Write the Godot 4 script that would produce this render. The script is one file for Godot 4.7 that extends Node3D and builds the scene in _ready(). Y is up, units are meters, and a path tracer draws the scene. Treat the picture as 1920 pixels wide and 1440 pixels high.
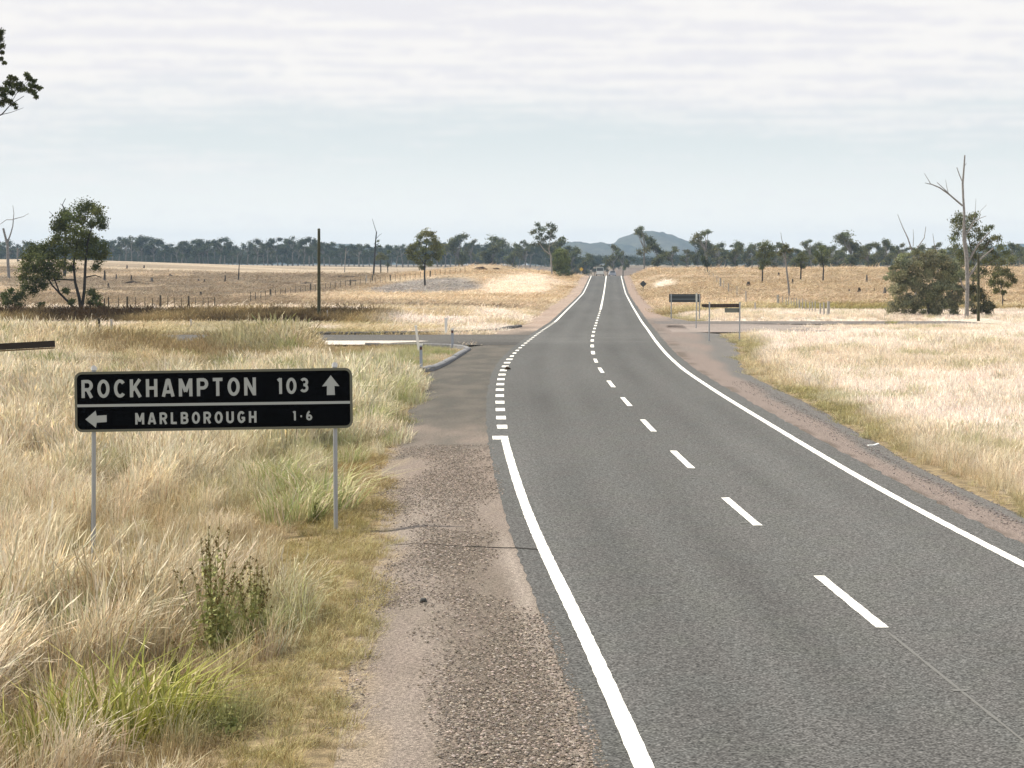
extends Node3D
# A two-lane country highway seen from a rise through a long lens: x to the right, -z ahead, metres.

const LENS := 4770.0      # focal length over the width of a 1920-unit wide frame
const EYE := 4.4          # height of the eye above the road
const SKYLINE := 495.0    # row of the true horizon on that frame

var rng := RandomNumberGenerator.new()
var noise_a := FastNoiseLite.new()   # patches of some metres
var noise_b := FastNoiseLite.new()   # fine
var noise_c := FastNoiseLite.new()   # broad
var road_height := PackedFloat32Array()
var road_left := PackedFloat32Array()
var road_centre := PackedFloat32Array()
var road_right := PackedFloat32Array()
var land_left := PackedFloat32Array()
var land_right := PackedFloat32Array()
var mats := {}
var taken := {}
var clearings: Array[Vector3] = []   # trampled places round the big weeds: x, distance, reach

# ------------------------------------------------------------------ geometry collector
class Geo:
	var v := PackedVector3Array()
	var n := PackedVector3Array()
	var c := PackedColorArray()
	var ix := PackedInt32Array()
	var smooth := false
	var colored := false

	func vert(p: Vector3, col := Color.WHITE, nor := Vector3.ZERO) -> int:
		v.append(p)
		c.append(col)
		n.append(nor)
		return v.size() - 1

	func tri(a: Vector3, b: Vector3, d: Vector3, col := Color.WHITE) -> void:
		var k := v.size()
		v.append_array([a, b, d])
		c.append_array([col, col, col])
		ix.append_array([k, k + 2, k + 1])
		if smooth:
			var nn := (b - a).cross(d - a).normalized()
			n.append_array([nn, nn, nn])

	# corners run counterclockwise seen from outside
	func quad(a: Vector3, b: Vector3, d: Vector3, e: Vector3, col := Color.WHITE) -> void:
		var k := v.size()
		v.append_array([a, b, d, e])
		c.append_array([col, col, col, col])
		ix.append_array([k, k + 2, k + 1, k, k + 3, k + 2])
		if smooth:
			var nn := (b - a).cross(d - a).normalized()
			n.append_array([nn, nn, nn, nn])

	# a box with chamfered long edges is not needed at these sizes: t places a box of the given size about its middle
	func box(size: Vector3, t := Transform3D.IDENTITY, col := Color.WHITE) -> void:
		var h := size / 2.0
		var p := []
		for z in [-1, 1]:
			for y in [-1, 1]:
				for x in [-1, 1]:
					p.append(t * Vector3(x * h.x, y * h.y, z * h.z))
		quad(p[4], p[5], p[7], p[6], col)
		quad(p[1], p[0], p[2], p[3], col)
		quad(p[5], p[1], p[3], p[7], col)
		quad(p[0], p[4], p[6], p[2], col)
		quad(p[6], p[7], p[3], p[2], col)
		quad(p[0], p[1], p[5], p[4], col)

	func tube(pts: Array, radii: Array, sides := 8, cap := true, col := Color.WHITE) -> void:
		smooth = true
		var rings := []
		var u := Vector3.ZERO
		for i in pts.size():
			var t: Vector3 = (pts[mini(i + 1, pts.size() - 1)] - pts[maxi(i - 1, 0)]).normalized()
			if u == Vector3.ZERO:
				u = t.cross(Vector3(0.31, 0.2, 0.93)).normalized()
			u = (u - t * u.dot(t)).normalized()
			var w := t.cross(u)
			var first := v.size()
			for k in sides:
				var a := TAU * k / sides
				var o := u * cos(a) + w * sin(a)
				vert(pts[i] + o * float(radii[i]), col, o)
			rings.append(first)
		for i in pts.size() - 1:
			var a: int = rings[i]
			var b: int = rings[i + 1]
			for k in sides:
				var k2 := (k + 1) % sides
				ix.append_array([a + k, b + k2, a + k2, a + k, b + k, b + k2])
		if cap:
			for e in [0, pts.size() - 1]:
				var t: Vector3 = (pts[e] - pts[1 if e == 0 else e - 1]).normalized()
				var first := v.size()
				var r: int = rings[e]
				for k in sides:
					vert(v[r + k], col, t)
				for k in range(1, sides - 1):
					if e == 0:
						ix.append_array([first, first + k, first + k + 1])
					else:
						ix.append_array([first, first + k + 1, first + k])

	func mesh() -> ArrayMesh:
		var arr := []
		arr.resize(Mesh.ARRAY_MAX)
		arr[Mesh.ARRAY_VERTEX] = v
		if smooth and n.size() == v.size():
			arr[Mesh.ARRAY_NORMAL] = n
		if colored:
			arr[Mesh.ARRAY_COLOR] = c
		arr[Mesh.ARRAY_INDEX] = ix
		var m := ArrayMesh.new()
		m.add_surface_from_arrays(Mesh.PRIMITIVE_TRIANGLES, arr)
		return m

# ------------------------------------------------------------------ naming
func numbered(called: String) -> String:
	taken[called] = taken.get(called, -1) + 1
	return called if taken[called] == 0 else "%s_%03d" % [called, taken[called]]

func tag(o: Node, label: String, category := "", group := "", kind := "") -> void:
	o.set_meta("label", label)
	if category: o.set_meta("category", category)
	if group: o.set_meta("group", group)
	if kind: o.set_meta("kind", kind)

func thing(called: String, label: String, category: String, at := Vector3.ZERO, turn := 0.0, group := "") -> Node3D:
	var o := Node3D.new()
	o.name = numbered(called)
	add_child(o)
	o.position = at
	o.rotation.y = turn
	tag(o, label, category, group)
	return o

func put(called: String, m: Mesh, mat: Material, parent: Node = self) -> MeshInstance3D:
	var o := MeshInstance3D.new()
	o.mesh = m
	o.material_override = mat
	o.name = numbered(called) if parent == self else called
	parent.add_child(o, true)
	return o

func structure(called: String, m: Mesh, mat: Material, label: String) -> MeshInstance3D:
	var o := put(called, m, mat)
	tag(o, label, "", "", "structure")
	return o

# ------------------------------------------------------------------ the lie of the land
func table(keys: Array) -> PackedFloat32Array:   # pairs (distance, value), sampled every 2 m from -60 m and smoothed
	var out := PackedFloat32Array()
	var k := 0
	for i in 720:
		var d := -60.0 + 2.0 * i
		while k < keys.size() - 2 and d > keys[k + 1][0]:
			k += 1
		var f := clampf((d - keys[k][0]) / (keys[k + 1][0] - keys[k][0]), 0.0, 1.0)
		out.append(lerpf(keys[k][1], keys[k + 1][1], f))
	for turn in 3:
		var copy := out.duplicate()
		for i in range(2, 718):
			out[i] = (copy[i - 2] + copy[i - 1] + copy[i] + copy[i + 1] + copy[i + 2]) / 5.0
	return out

func look(t: PackedFloat32Array, d: float) -> float:
	var f := clampf((d + 60.0) / 2.0, 0.0, 718.99)
	var i := int(f)
	return lerpf(t[i], t[i + 1], f - i)

func shoulder_left(d: float) -> float:      # width of gravel or seal left of the edge line
	return 2.38 - 0.15 * smoothstep(30.0, 40.0, d) + 0.35 * smoothstep(42.0, 62.0, d) + 0.12 * smoothstep(62.0, 110.0, d) - 0.3 * smoothstep(170.0, 230.0, d)

func shoulder_right(d: float) -> float:
	return 1.70 + 0.75 * smoothstep(50.0, 90.0, d) + 2.0 * smoothstep(100.0, 150.0, d) - 2.4 * smoothstep(200.0, 240.0, d)

func bump(x: float, d: float, x0: float, d0: float, sx: float, sd: float) -> float:
	return exp(-0.5 * (((x - x0) / sx) ** 2 + ((d - d0) / sd) ** 2))

func land(x: float, d: float) -> float:
	var h := 0.0
	var left := x < look(road_centre, d)
	if left:
		h = look(land_left, d)
		h += 4.2 * bump(x, d, -175.0, 850.0, 62.0, 210.0)
		h += 1.7 * bump(x, d, -7.0, 575.0, 15.0, 95.0)
		h += 1.15 * bump(x, d, -7.2, 578.0, 2.6, 9.0) + 0.9 * bump(x, d, -2.4, 580.0, 2.2, 9.0) + 0.7 * bump(x, d, -13.0, 575.0, 3.0, 10.0)
		var bank := smoothstep(195.0, 203.0, d) * (1.0 - smoothstep(203.0, 245.0, d))
		h -= 0.75 * bank * smoothstep(-11.0, -5.0, x)
		h -= 0.5 * smoothstep(-14.0, -8.0, x) * (1.0 - smoothstep(20.0, 70.0, d)) * 0.0
	else:
		h = look(land_right, d)
	h += noise_a.get_noise_2d(x * 0.35, d * 0.2) * 0.22 * (1.0 - smoothstep(140.0, 260.0, d))
	h += noise_a.get_noise_2d(x * 0.14, d * 0.05) * 0.35 * smoothstep(220.0, 380.0, d)
	return h

func side_road_left(x: float, d: float) -> float:   # 1 on the sealed side road
	return smoothstep(139.0, 140.5, d) * (1.0 - smoothstep(160.2, 161.4, d)) * (1.0 - smoothstep(-1.0, 3.0, x)) * smoothstep(-62.0, -58.0, x)

func side_road_right(x: float, d: float) -> float:
	return smoothstep(168.0, 172.0, d) * (1.0 - smoothstep(208.0, 211.0, d)) * smoothstep(8.0, 9.0, x) * (1.0 - smoothstep(34.0, 40.0, x))

func height(x: float, d: float) -> float:
	var h := land(x, d)
	var r := look(road_height, d)
	var a := look(road_left, d) - shoulder_left(d)
	var b := look(road_right, d) + shoulder_right(d)
	var off := maxf(a - x, x - b)
	var reach := 8.0 if x < a else 6.0
	h = lerpf(r - 0.10, h, smoothstep(0.0, reach, off))
	if off < 0.15:
		h = r - 0.10 - 0.10 * smoothstep(0.15, -0.15, off)
	if d > 135.0 and d < 215.0:
		h = lerpf(h, r - 0.16, maxf(side_road_left(x, d), side_road_right(x, d)))
	return h

func ground(x: float, d: float) -> Vector3:
	return Vector3(x, height(x, d), -d)

func spot(px: float, py: float, from := 18.0) -> Vector3:   # where the line of sight of a point of the photograph meets the land
	var d := from
	while d < 1600.0:
		var x := (px - 960.0) / LENS * d
		if SKYLINE + LENS * (EYE - height(x, d)) / d <= py:
			return ground(x, d)
		d += 0.25 + d * 0.0008
	return ground((px - 960.0) / LENS * d, d)

func at(px: float, py: float, d: float) -> Vector3:
	return Vector3((px - 960.0) / LENS * d, EYE - (py - SKYLINE) / LENS * d, -d)

# ------------------------------------------------------------------ materials
func speckle(side: int, low: int, high: int, soft: float, salt: int, depth := 0.42) -> ImageTexture:
	var r := RandomNumberGenerator.new()
	r.seed = salt
	var b := PackedByteArray()
	b.resize(side * side)
	for i in side * side:
		b[i] = r.randi_range(low, high)
	var im := Image.create_from_data(side, side, false, Image.FORMAT_L8, b)
	if soft > 0.0:
		var fn := FastNoiseLite.new()
		fn.seed = salt
		fn.frequency = soft
		fn.fractal_octaves = 4
		var cloud := fn.get_seamless_image(side, side)
		cloud.convert(Image.FORMAT_L8)
		var cb := cloud.get_data()
		for i in side * side:
			b[i] = clampi(int(b[i] + (cb[i] - 128) * depth), 0, 255)
		im = Image.create_from_data(side, side, false, Image.FORMAT_L8, b)
	return ImageTexture.create_from_image(im)

func surface_material(called: String, tex: Texture2D, metres: float, tint: Color, fine: Texture2D = null, rough := 0.95) -> StandardMaterial3D:
	var m := StandardMaterial3D.new()
	m.resource_name = called
	m.albedo_color = tint.linear_to_srgb()
	m.albedo_texture = tex
	m.uv1_triplanar = true
	m.uv1_world_triplanar = true
	m.uv1_scale = Vector3.ONE / metres
	m.roughness = rough
	m.metallic_specular = 0.3
	m.vertex_color_use_as_albedo = true
	if fine:
		m.heightmap_enabled = true
		m.heightmap_texture = fine
		m.heightmap_scale = 1.0
	return m

func plain(called: String, lin: Color, rough := 0.8, metal := 0.0) -> StandardMaterial3D:
	if mats.has(called):
		return mats[called]
	var m := StandardMaterial3D.new()
	m.resource_name = called
	m.albedo_color = lin.linear_to_srgb()
	m.roughness = rough
	m.metallic = metal
	mats[called] = m
	return m

func leafy(called: String, through: float, tint := Color.WHITE) -> StandardMaterial3D:
	if mats.has(called):
		return mats[called]
	var m := StandardMaterial3D.new()
	m.resource_name = called
	m.vertex_color_use_as_albedo = true
	m.albedo_color = tint.linear_to_srgb()
	m.roughness = 0.85
	m.metallic_specular = 0.3
	m.cull_mode = BaseMaterial3D.CULL_DISABLED
	m.backlight_enabled = true
	m.backlight = Color(through, through, through).linear_to_srgb()
	mats[called] = m
	return m

func bark(called: String, lin: Color) -> StandardMaterial3D:
	if mats.has(called):
		return mats[called]
	var m := StandardMaterial3D.new()
	m.resource_name = called
	m.albedo_color = lin.linear_to_srgb()
	m.albedo_texture = mats["bark_map"]
	m.uv1_triplanar = true
	m.uv1_scale = Vector3(0.9, 0.25, 0.9)
	m.roughness = 0.95
	mats[called] = m
	return m

# ------------------------------------------------------------------ sky
func sky_colour(az: float, el: float, veil: FastNoiseLite) -> Color:   # degrees, azimuth 0 ahead and growing to the right
	var up := maxf(el, 0.0)
	var dir := Vector3(sin(deg_to_rad(az)) * cos(deg_to_rad(up)), sin(deg_to_rad(up)), -cos(deg_to_rad(az)) * cos(deg_to_rad(up)))
	var sun := rad_to_deg(dir.angle_to(Vector3(-0.62, 0.75, -0.23)))
	var low := Color(1.05, 1.035, 0.975)
	var mid := Color(0.68, 0.75, 0.765)
	var high := Color(0.30, 0.40, 0.58)
	var c := low.lerp(mid, smoothstep(0.0, 3.4, up)).lerp(high, smoothstep(7.0, 70.0, up) * 0.85)
	# thin streaked cloud on a level high above
	var reach := 1.0 / maxf(sin(deg_to_rad(up)) + 0.012, 0.012)
	var qx := dir.x * reach
	var qz := dir.z * reach
	var streak := 0.8 * veil.get_noise_2d(qx * 38.0 + 40.0 + qz * 16.0, qz * 96.0) + 0.6 * veil.get_noise_2d(qx * 85.0 - 300.0, qz * 150.0 + 90.0) + 0.4 * veil.get_noise_2d(qx * 300.0, qz * 340.0)
	var broad := veil.get_noise_2d(qx * 9.0 + 500.0, qz * 9.0)
	var cover := smoothstep(1.9, 4.6, up + broad * 1.5 + streak * 0.7 + (clampf(az, -30.0, 30.0) * -0.03)) * 0.95
	var bright := Color(0.92, 0.895, 0.875)
	var dim := Color(0.80, 0.785, 0.822)
	var cloud := dim.lerp(bright, smoothstep(-0.36, 0.30, streak - smoothstep(4.8, 6.0, up) * 0.12 + broad * 0.12))
	cover *= 1.0 - 0.35 * smoothstep(12.0, 60.0, up) - 0.3 * smoothstep(0.1, -0.4, streak) * smoothstep(9.0, 30.0, up)
	c = c.lerp(cloud, cover)
	# wisps lower down
	c = c.lerp(Color(0.86, 0.86, 0.87), 0.34 * smoothstep(0.05, 0.5, streak + broad * 0.5) * (1.0 - cover))
	var glow := exp(-sun / 33.0)
	c = c.lerp(Color(1.0, 0.98, 0.92), clampf(glow * 1.05, 0.0, 1.0))
	c.a = 1.0
	return c

func build_sky() -> Texture2D:
	var veil := FastNoiseLite.new()
	veil.seed = 11
	veil.frequency = 0.02
	veil.fractal_octaves = 5
	veil.domain_warp_enabled = true
	veil.domain_warp_amplitude = 12.0
	veil.domain_warp_frequency = 0.012
	var w := 768
	var im := Image.create(w, w / 2, false, Image.FORMAT_RGBF)
	for y in w / 2:
		var el := 90.0 - (y + 0.5) / (w / 2.0) * 180.0
		for x in w:
			im.set_pixel(x, y, sky_colour(wrapf((x + 0.5) / w * 360.0, -180.0, 180.0), el, veil))
	var W := 4096
	im.resize(W, W / 2, Image.INTERPOLATE_CUBIC)
	for y in range(int(W / 4.0 - 26.0 * W / 360.0), W / 4 + 4):   # the finer part of the same sky, round the way ahead
		var el := 90.0 - (y + 0.5) / (W / 2.0) * 180.0
		for x in range(int(-26.0 * W / 360.0), int(26.0 * W / 360.0)):   # the middle column of the panorama lies behind
			im.set_pixel(posmod(x, W), y, sky_colour((x + 0.5) / W * 360.0, el, veil))
	return ImageTexture.create_from_image(im)

# ------------------------------------------------------------------ ground
func mix_c(a: Color, b: Color, t: float) -> Color:
	return a.lerp(b, clampf(t, 0.0, 1.0))

func soil(x: float, d: float) -> Color:
	var p := noise_c.get_noise_2d(x, d * 0.6)
	var q := noise_a.get_noise_2d(x * 1.3 + 70.0, d * 0.5)
	var streak := noise_a.get_noise_2d(x * 0.12 + 31.0, d * 0.11 - 17.0)
	var c: Color
	if x < look(road_centre, d):
		c = mix_c(Color(0.25, 0.185, 0.095), Color(0.36, 0.28, 0.17), 0.5 + q * 1.2)
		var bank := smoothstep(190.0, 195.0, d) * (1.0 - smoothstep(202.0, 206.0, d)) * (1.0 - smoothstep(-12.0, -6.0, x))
		c = mix_c(c, Color(0.06, 0.04, 0.018), bank * 0.95)  # shade on the camera-facing bank put into the soil colour
		var pad := smoothstep(204.0, 212.0, d)
		var brown := mix_c(Color(0.265, 0.205, 0.14), Color(0.215, 0.172, 0.125), 0.5 + streak * 1.6)
		brown = mix_c(brown, Color(0.50, 0.40, 0.29), smoothstep(0.16, 0.45, streak + p * 0.4))
		var pale := mix_c(Color(0.62, 0.49, 0.35), Color(0.52, 0.39, 0.25), 0.5 + q)
		var col := mix_c(pale, brown, smoothstep(235.0, 262.0, d))
		col = mix_c(col, Color(0.60, 0.49, 0.36), smoothstep(600.0, 720.0, d) * (0.75 + streak))
		# the rise beside the road
		var rise := smoothstep(-34.0, -20.0, x) * smoothstep(260.0, 360.0, d)
		var tan_c := mix_c(Color(0.44, 0.32, 0.19), Color(0.58, 0.47, 0.335), 0.5 + streak * 1.8)
		col = mix_c(col, tan_c, rise)
		col = mix_c(col, Color(0.80, 0.68, 0.56), smoothstep(0.35, 0.8, bump(x, d, look(road_left, d) - 12.0, 470.0, 6.0, 70.0) + q * 0.3))
		col = mix_c(col, Color(0.34, 0.31, 0.29), smoothstep(0.42, 0.6, bump(x, d, -15.0, 455.0, 8.5, 34.0) + streak * 0.25))
		c = mix_c(c, col, pad)
	else:
		c = mix_c(Color(0.68, 0.57, 0.47), Color(0.86, 0.76, 0.66), 0.5 + q * 1.3)
		var pad := smoothstep(236.0, 262.0, d)
		var tan_r := mix_c(Color(0.43, 0.33, 0.215), Color(0.385, 0.295, 0.195), 0.5 + streak * 2.0)
		tan_r = mix_c(tan_r, Color(0.56, 0.445, 0.32), smoothstep(0.16, 0.46, streak + p * 0.3))
		var olive := Color(0.31, 0.255, 0.15)
		c = mix_c(c, olive, smoothstep(228.0, 238.0, d) * (0.55 + q))
		c = mix_c(c, tan_r, pad)
		c = mix_c(c, Color(0.66, 0.51, 0.34), smoothstep(590.0, 650.0, d) * (0.6 + streak))
		c = mix_c(c, Color(0.85, 0.76, 0.66), smoothstep(0.5, 0.9, bump(x, d, look(road_right, d) + 7.0, 440.0, 2.2, 22.0)))
	var rim := maxf(look(road_left, d) - shoulder_left(d) - x, x - look(road_right, d) - shoulder_right(d))
	c = mix_c(c, Color(0.30, 0.235, 0.14), (1.0 - smoothstep(0.5, 2.4, rim + q)) * (1.0 - smoothstep(230.0, 300.0, d)))
	c = mix_c(c, Color(0.20, 0.165, 0.15), smoothstep(700.0, 780.0, d) * smoothstep(-40.0, -20.0, x) * (1.0 - smoothstep(70.0, 110.0, x)))
	c = mix_c(c, Color(0.24, 0.20, 0.15), smoothstep(1000.0, 1250.0, d) * 0.8)
	return c

func build_ground() -> void:
	var rows := PackedFloat32Array()
	var d := -45.0
	while d < 5200.0:
		rows.append(d)
		d += clampf(d * 0.012, 0.9, 90.0)
	var cols := PackedFloat32Array()
	var u := 0.0
	while u < 1700.0:
		cols.append(u)
		u += 0.4 if u < 13.0 else 1.0 if u < 45.0 else clampf(u * 0.045, 2.0, 60.0)
	var both := PackedFloat32Array()
	for i in range(cols.size() - 1, 0, -1):
		both.append(-cols[i])
	both.append_array(cols)
	var g := Geo.new()
	g.smooth = true
	g.colored = true
	var nc := both.size()
	for r in rows.size():
		var rd := rows[r]
		var mid := look(road_centre, rd)
		for k in nc:
			var x := mid + both[k]
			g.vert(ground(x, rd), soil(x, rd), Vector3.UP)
	for r in rows.size() - 1:
		for k in nc - 1:
			var a := r * nc + k
			g.ix.append_array([a, a + nc + 1, a + 1, a, a + nc, a + nc + 1])
	for r in range(1, rows.size() - 1):
		for k in range(1, nc - 1):
			var a := r * nc + k
			g.n[a] = (g.v[a + 1] - g.v[a - 1]).cross(g.v[a + nc] - g.v[a - nc]).normalized()
	structure("ground", g.mesh(), mats["soil"], "dry grassland ground falling away from the highway verges to far paddocks")

# a sheet between two curves; sides are functions of distance, tint gives the base colour
func sheet(from: float, to: float, lo: Callable, hi: Callable, across: int, lift: Callable, tint: Callable) -> ArrayMesh:
	var g := Geo.new()
	g.smooth = true
	g.colored = true
	var d := from
	var count := 0
	while true:
		var a: float = lo.call(d)
		var b: float = hi.call(d)
		for k in across + 1:
			var t := float(k) / across
			var x := lerpf(a, b, t)
			g.vert(Vector3(x, look(road_height, d) + float(lift.call(t, d)), -d), tint.call(x, d, t), Vector3.UP)
		count += 1
		if d >= to:
			break
		d = minf(to, d + clampf(d * 0.012, 0.5, 6.0))
	for r in count - 1:
		for k in across:
			var a := r * (across + 1) + k
			g.ix.append_array([a, a + across + 2, a + 1, a, a + across + 1, a + across + 2])
	return g.mesh()

func paint(from: float, to: float, mid: Callable, width: float, lift := 0.008) -> ArrayMesh:
	var g := Geo.new()
	g.smooth = true
	var d := from
	var count := 0
	var r := RandomNumberGenerator.new()
	r.seed = int(from * 10.0) + 5
	while true:
		var x: float = mid.call(d)
		var wob := r.randf_range(-0.011, 0.011)
		for s in [-0.5, 0.5]:
			g.vert(Vector3(x + s * (width + wob), look(road_height, d) + lift, -d), Color.WHITE, Vector3.UP)
		count += 1
		if d >= to:
			break
		d = minf(to, d + clampf(d * 0.008, 0.25, 4.0))
	for k in count - 1:
		var a := k * 2
		g.ix.append_array([a, a + 3, a + 1, a, a + 2, a + 3])
	return g.mesh()

func edge_l(d: float) -> float:   # where the main seal ends on the left
	return look(road_left, d) - 0.42 + noise_b.get_noise_2d(d * 4.0, 3.0) * 0.05

func edge_r(d: float) -> float:
	return look(road_right, d) + 0.62 - 0.1 * smoothstep(60.0, 120.0, d) + noise_b.get_noise_2d(d * 5.0, 90.0) * 0.10

func build_road() -> void:
	var asphalt := func(x: float, d: float, _t: float) -> Color:
		var c := 0.148 + 0.020 * noise_a.get_noise_2d(x * 2.4, d * 0.16) + 0.016 * noise_c.get_noise_2d(x * 3.0 + 9.0, d * 0.5)
		for lane in [-1.0, 1.0]:
			var m: float = look(road_centre, d) + lane * 1.85
			for wheel in [-0.78, 0.78]:
				c -= 0.014 * exp(-((x - m - wheel) / 0.30) ** 2) * (1.0 + 1.4 * noise_b.get_noise_2d(x * 0.5, d * 0.12))
			c += 0.007 * exp(-((x - m) / 0.3) ** 2)
		c += 0.022 * exp(-((x - look(road_left, d) - 0.22) / 0.2) ** 2) * (1.0 - smoothstep(55.0, 66.0, d))
		if d > 90.0 and d < 190.0:   # dusty crossing of the side road
			c += 0.03 * smoothstep(138.0, 146.0, d) * (1.0 - smoothstep(158.0, 176.0, d)) * (0.8 + noise_a.get_noise_2d(x * 0.6, d * 3.0))
		return Color(c * 0.985, c * 1.0, c * 0.995)
	var road := structure("road", sheet(-40.0, 720.0, edge_l, edge_r, 26, func(t: float, _d: float) -> float: return 0.05 * (1.0 - (2.0 * t - 1.0) ** 2) * 0.0, asphalt), mats["asphalt"], "grey bitumen highway bending gently right to a far crest")
	# painted lines
	var white := mats["paint"] as Material
	var left := func(d: float) -> float: return look(road_left, d)
	var middle := func(d: float) -> float: return look(road_centre, d)
	var right := func(d: float) -> float: return look(road_right, d)
	put("edge_line", paint(-38.0, 63.6, left, 0.18), white, road)
	put("edge_line", paint(63.7, 65.0, func(d: float) -> float: return look(road_left, d) - 0.10, 0.40), white, road)
	put("edge_line", paint(202.0, 700.0, left, 0.17), white, road)
	put("edge_line", paint(-38.0, 700.0, right, 0.175), white, road)
	put("centre_line", paint(262.0, 700.0, middle, 0.22), white, road)
	for i in 34:
		var s := 67.9 + i * 4.05
		put("edge_dash", paint(s, s + 1.6, left, 0.28 if s < 118.0 else 0.18), white, road)
	for i in 24:
		var s := 6.75 + i * 12.0 if i < 9 else 113.4 + (i - 9) * 10.4
		if s > 26.0 and s < 260.0:
			put("centre_dash", paint(s, s + (5.1 if i < 9 else 4.6), middle, 0.155 if s < 120.0 else 0.18), white, road)
	put("survey_mark", paint(14.0, 30.4, middle, 0.035, 0.005), mats["old_paint"], road)
	# short setting-out marks left beside the dashes
	for k in [[1800, 1297, 26], [1548, 1100, 20], [1395, 982, 14], [1300, 897, 14], [1222, 817, 8]]:
		var p := at(k[0], k[1], LENS * EYE / (k[1] - SKYLINE))
		var w: float = k[2] / LENS * -p.z
		put("survey_mark", paint(-p.z, -p.z + 0.12, func(_d: float) -> float: return p.x, w, 0.007), mats["old_paint"], road)

	# left shoulder: gravel near, rough seal from 66 m to the corner of the side road
	var gravel_l := func(x: float, d: float, t: float) -> Color:
		var q := noise_a.get_noise_2d(x * 3.0, d * 0.9)
		var f := noise_b.get_noise_2d(x * 2.0 + 40.0, d * 0.7)
		var pink := mix_c(Color(0.305, 0.255, 0.222), Color(0.385, 0.335, 0.297), 0.5 + q)
		var dark := Color(0.215, 0.18, 0.15)
		var band := exp(-((t - 0.66) / 0.24) ** 2) * (1.0 - smoothstep(38.0, 47.0, d))
		var c := mix_c(pink, dark, clampf(band * 1.15 + f * 0.5, 0.0, 0.85))
		c = mix_c(c, Color(0.46, 0.40, 0.355), exp(-((t - 0.90) / 0.035) ** 2) * 0.6 * (1.0 - smoothstep(38.0, 44.0, d)))
		c = mix_c(c, Color(0.29, 0.235, 0.20), smoothstep(44.0, 52.0, d) * 0.7)
		c = mix_c(c, mix_c(Color(0.125, 0.118, 0.106), Color(0.175, 0.16, 0.14), 0.4 + f * 1.2 + q), smoothstep(60.0, 74.0, d + q * 14.0 + f * 6.0))
		return mix_c(c, Color(0.36, 0.295, 0.23), smoothstep(0.24, 0.04, t + f * 0.2) * (1.0 - smoothstep(60.0, 76.0, d)))
	structure("left_shoulder", sheet(-40.0, 138.5, func(d: float) -> float: return look(road_left, d) - shoulder_left(d) - 0.35, func(d: float) -> float: return edge_l(d) + 0.08, 22,
		func(t: float, d: float) -> float: return -0.006 - 0.09 * (1.0 - smoothstep(0.0, 0.35, t)) - 0.012 * smoothstep(0.99, 0.8, t), gravel_l), mats["gravel"], "pinkish gravel shoulder left of the highway turning to dark seal near the junction")
	structure("left_shoulder_beyond", sheet(161.0, 720.0, func(d: float) -> float: return look(road_left, d) - 2.4 - 1.6 * (1.0 - smoothstep(168.0, 190.0, d)), func(d: float) -> float: return edge_l(d) + 0.08, 6,
		func(t: float, _d: float) -> float: return -0.008 - 0.1 * (1.0 - smoothstep(0.0, 0.4, t)), func(x: float, d: float, t: float) -> Color: return mix_c(mix_c(Color(0.16, 0.145, 0.13), Color(0.46, 0.35, 0.29), smoothstep(178.0, 196.0, d + t * 8.0)), Color(0.52, 0.42, 0.35), 0.4 + noise_a.get_noise_2d(x * 2.0, d))), mats["gravel"], "reddish gravel strip along the left edge of the highway beyond the junction")
	var gravel_r := func(x: float, d: float, t: float) -> Color:
		var q := noise_a.get_noise_2d(x * 3.0 + 200.0, d * 0.5)
		var c := mix_c(Color(0.305, 0.25, 0.225), Color(0.19, 0.187, 0.183), smoothstep(0.42, 0.66, t + q * 0.22))
		c = mix_c(c, Color(0.10, 0.08, 0.06), exp(-((t - 0.1) / 0.06) ** 2) * clampf(0.35 + 2.2 * noise_b.get_noise_2d(d * 4.0, 7.0), 0.0, 0.8))
		c = mix_c(c, Color(0.255, 0.235, 0.22), smoothstep(110.0, 140.0, d) * (0.3 + q))
		return mix_c(c, Color(0.46, 0.35, 0.29), smoothstep(210.0, 230.0, d) * 0.8)
	structure("right_shoulder", sheet(-40.0, 720.0, func(d: float) -> float: return edge_r(d) - 0.08, func(d: float) -> float: return look(road_right, d) + shoulder_right(d) + 0.3, 14,
		func(t: float, d: float) -> float: return -0.010 - 0.10 * smoothstep(0.6, 1.0, t) - 0.02 * smoothstep(0.05, 0.2, t), gravel_r), mats["gravel"], "reddish and grey gravel shoulder right of the highway")
	# side road to the left
	var seal := func(x: float, d: float, _t: float) -> Color:
		var c := 0.15 + 0.025 * noise_a.get_noise_2d(x * 0.4, d * 2.0) - 0.05 * smoothstep(0.0, 1.0, (147.0 - d) / 5.0) * smoothstep(-6.0, -2.0, x)
		return Color(c, c * 0.97, c * 0.93)
	structure("side_road", sheet(138.4, 160.6, func(_d: float) -> float: return -46.0, func(d: float) -> float: return edge_l(d) + 0.08, 60, func(_t: float, _d: float) -> float: return -0.007, seal), mats["asphalt"], "bitumen side road leaving the highway to the left")
	structure("side_road_verge", sheet(139.0, 146.6, func(_d: float) -> float: return -17.0, func(d: float) -> float: return -6.2 + 0.35 * (d - 143.0) + noise_a.get_noise_2d(d * 8.0, 4.0), 40, func(_t: float, _d: float) -> float: return 0.004, func(x: float, d: float, _t: float) -> Color: return mix_c(Color(0.78, 0.71, 0.64), Color(0.95, 0.88, 0.81), 0.5 + noise_a.get_noise_2d(x, d * 3.0))), mats["gravel"], "pale gravel strip along the near side of the side road")
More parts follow.
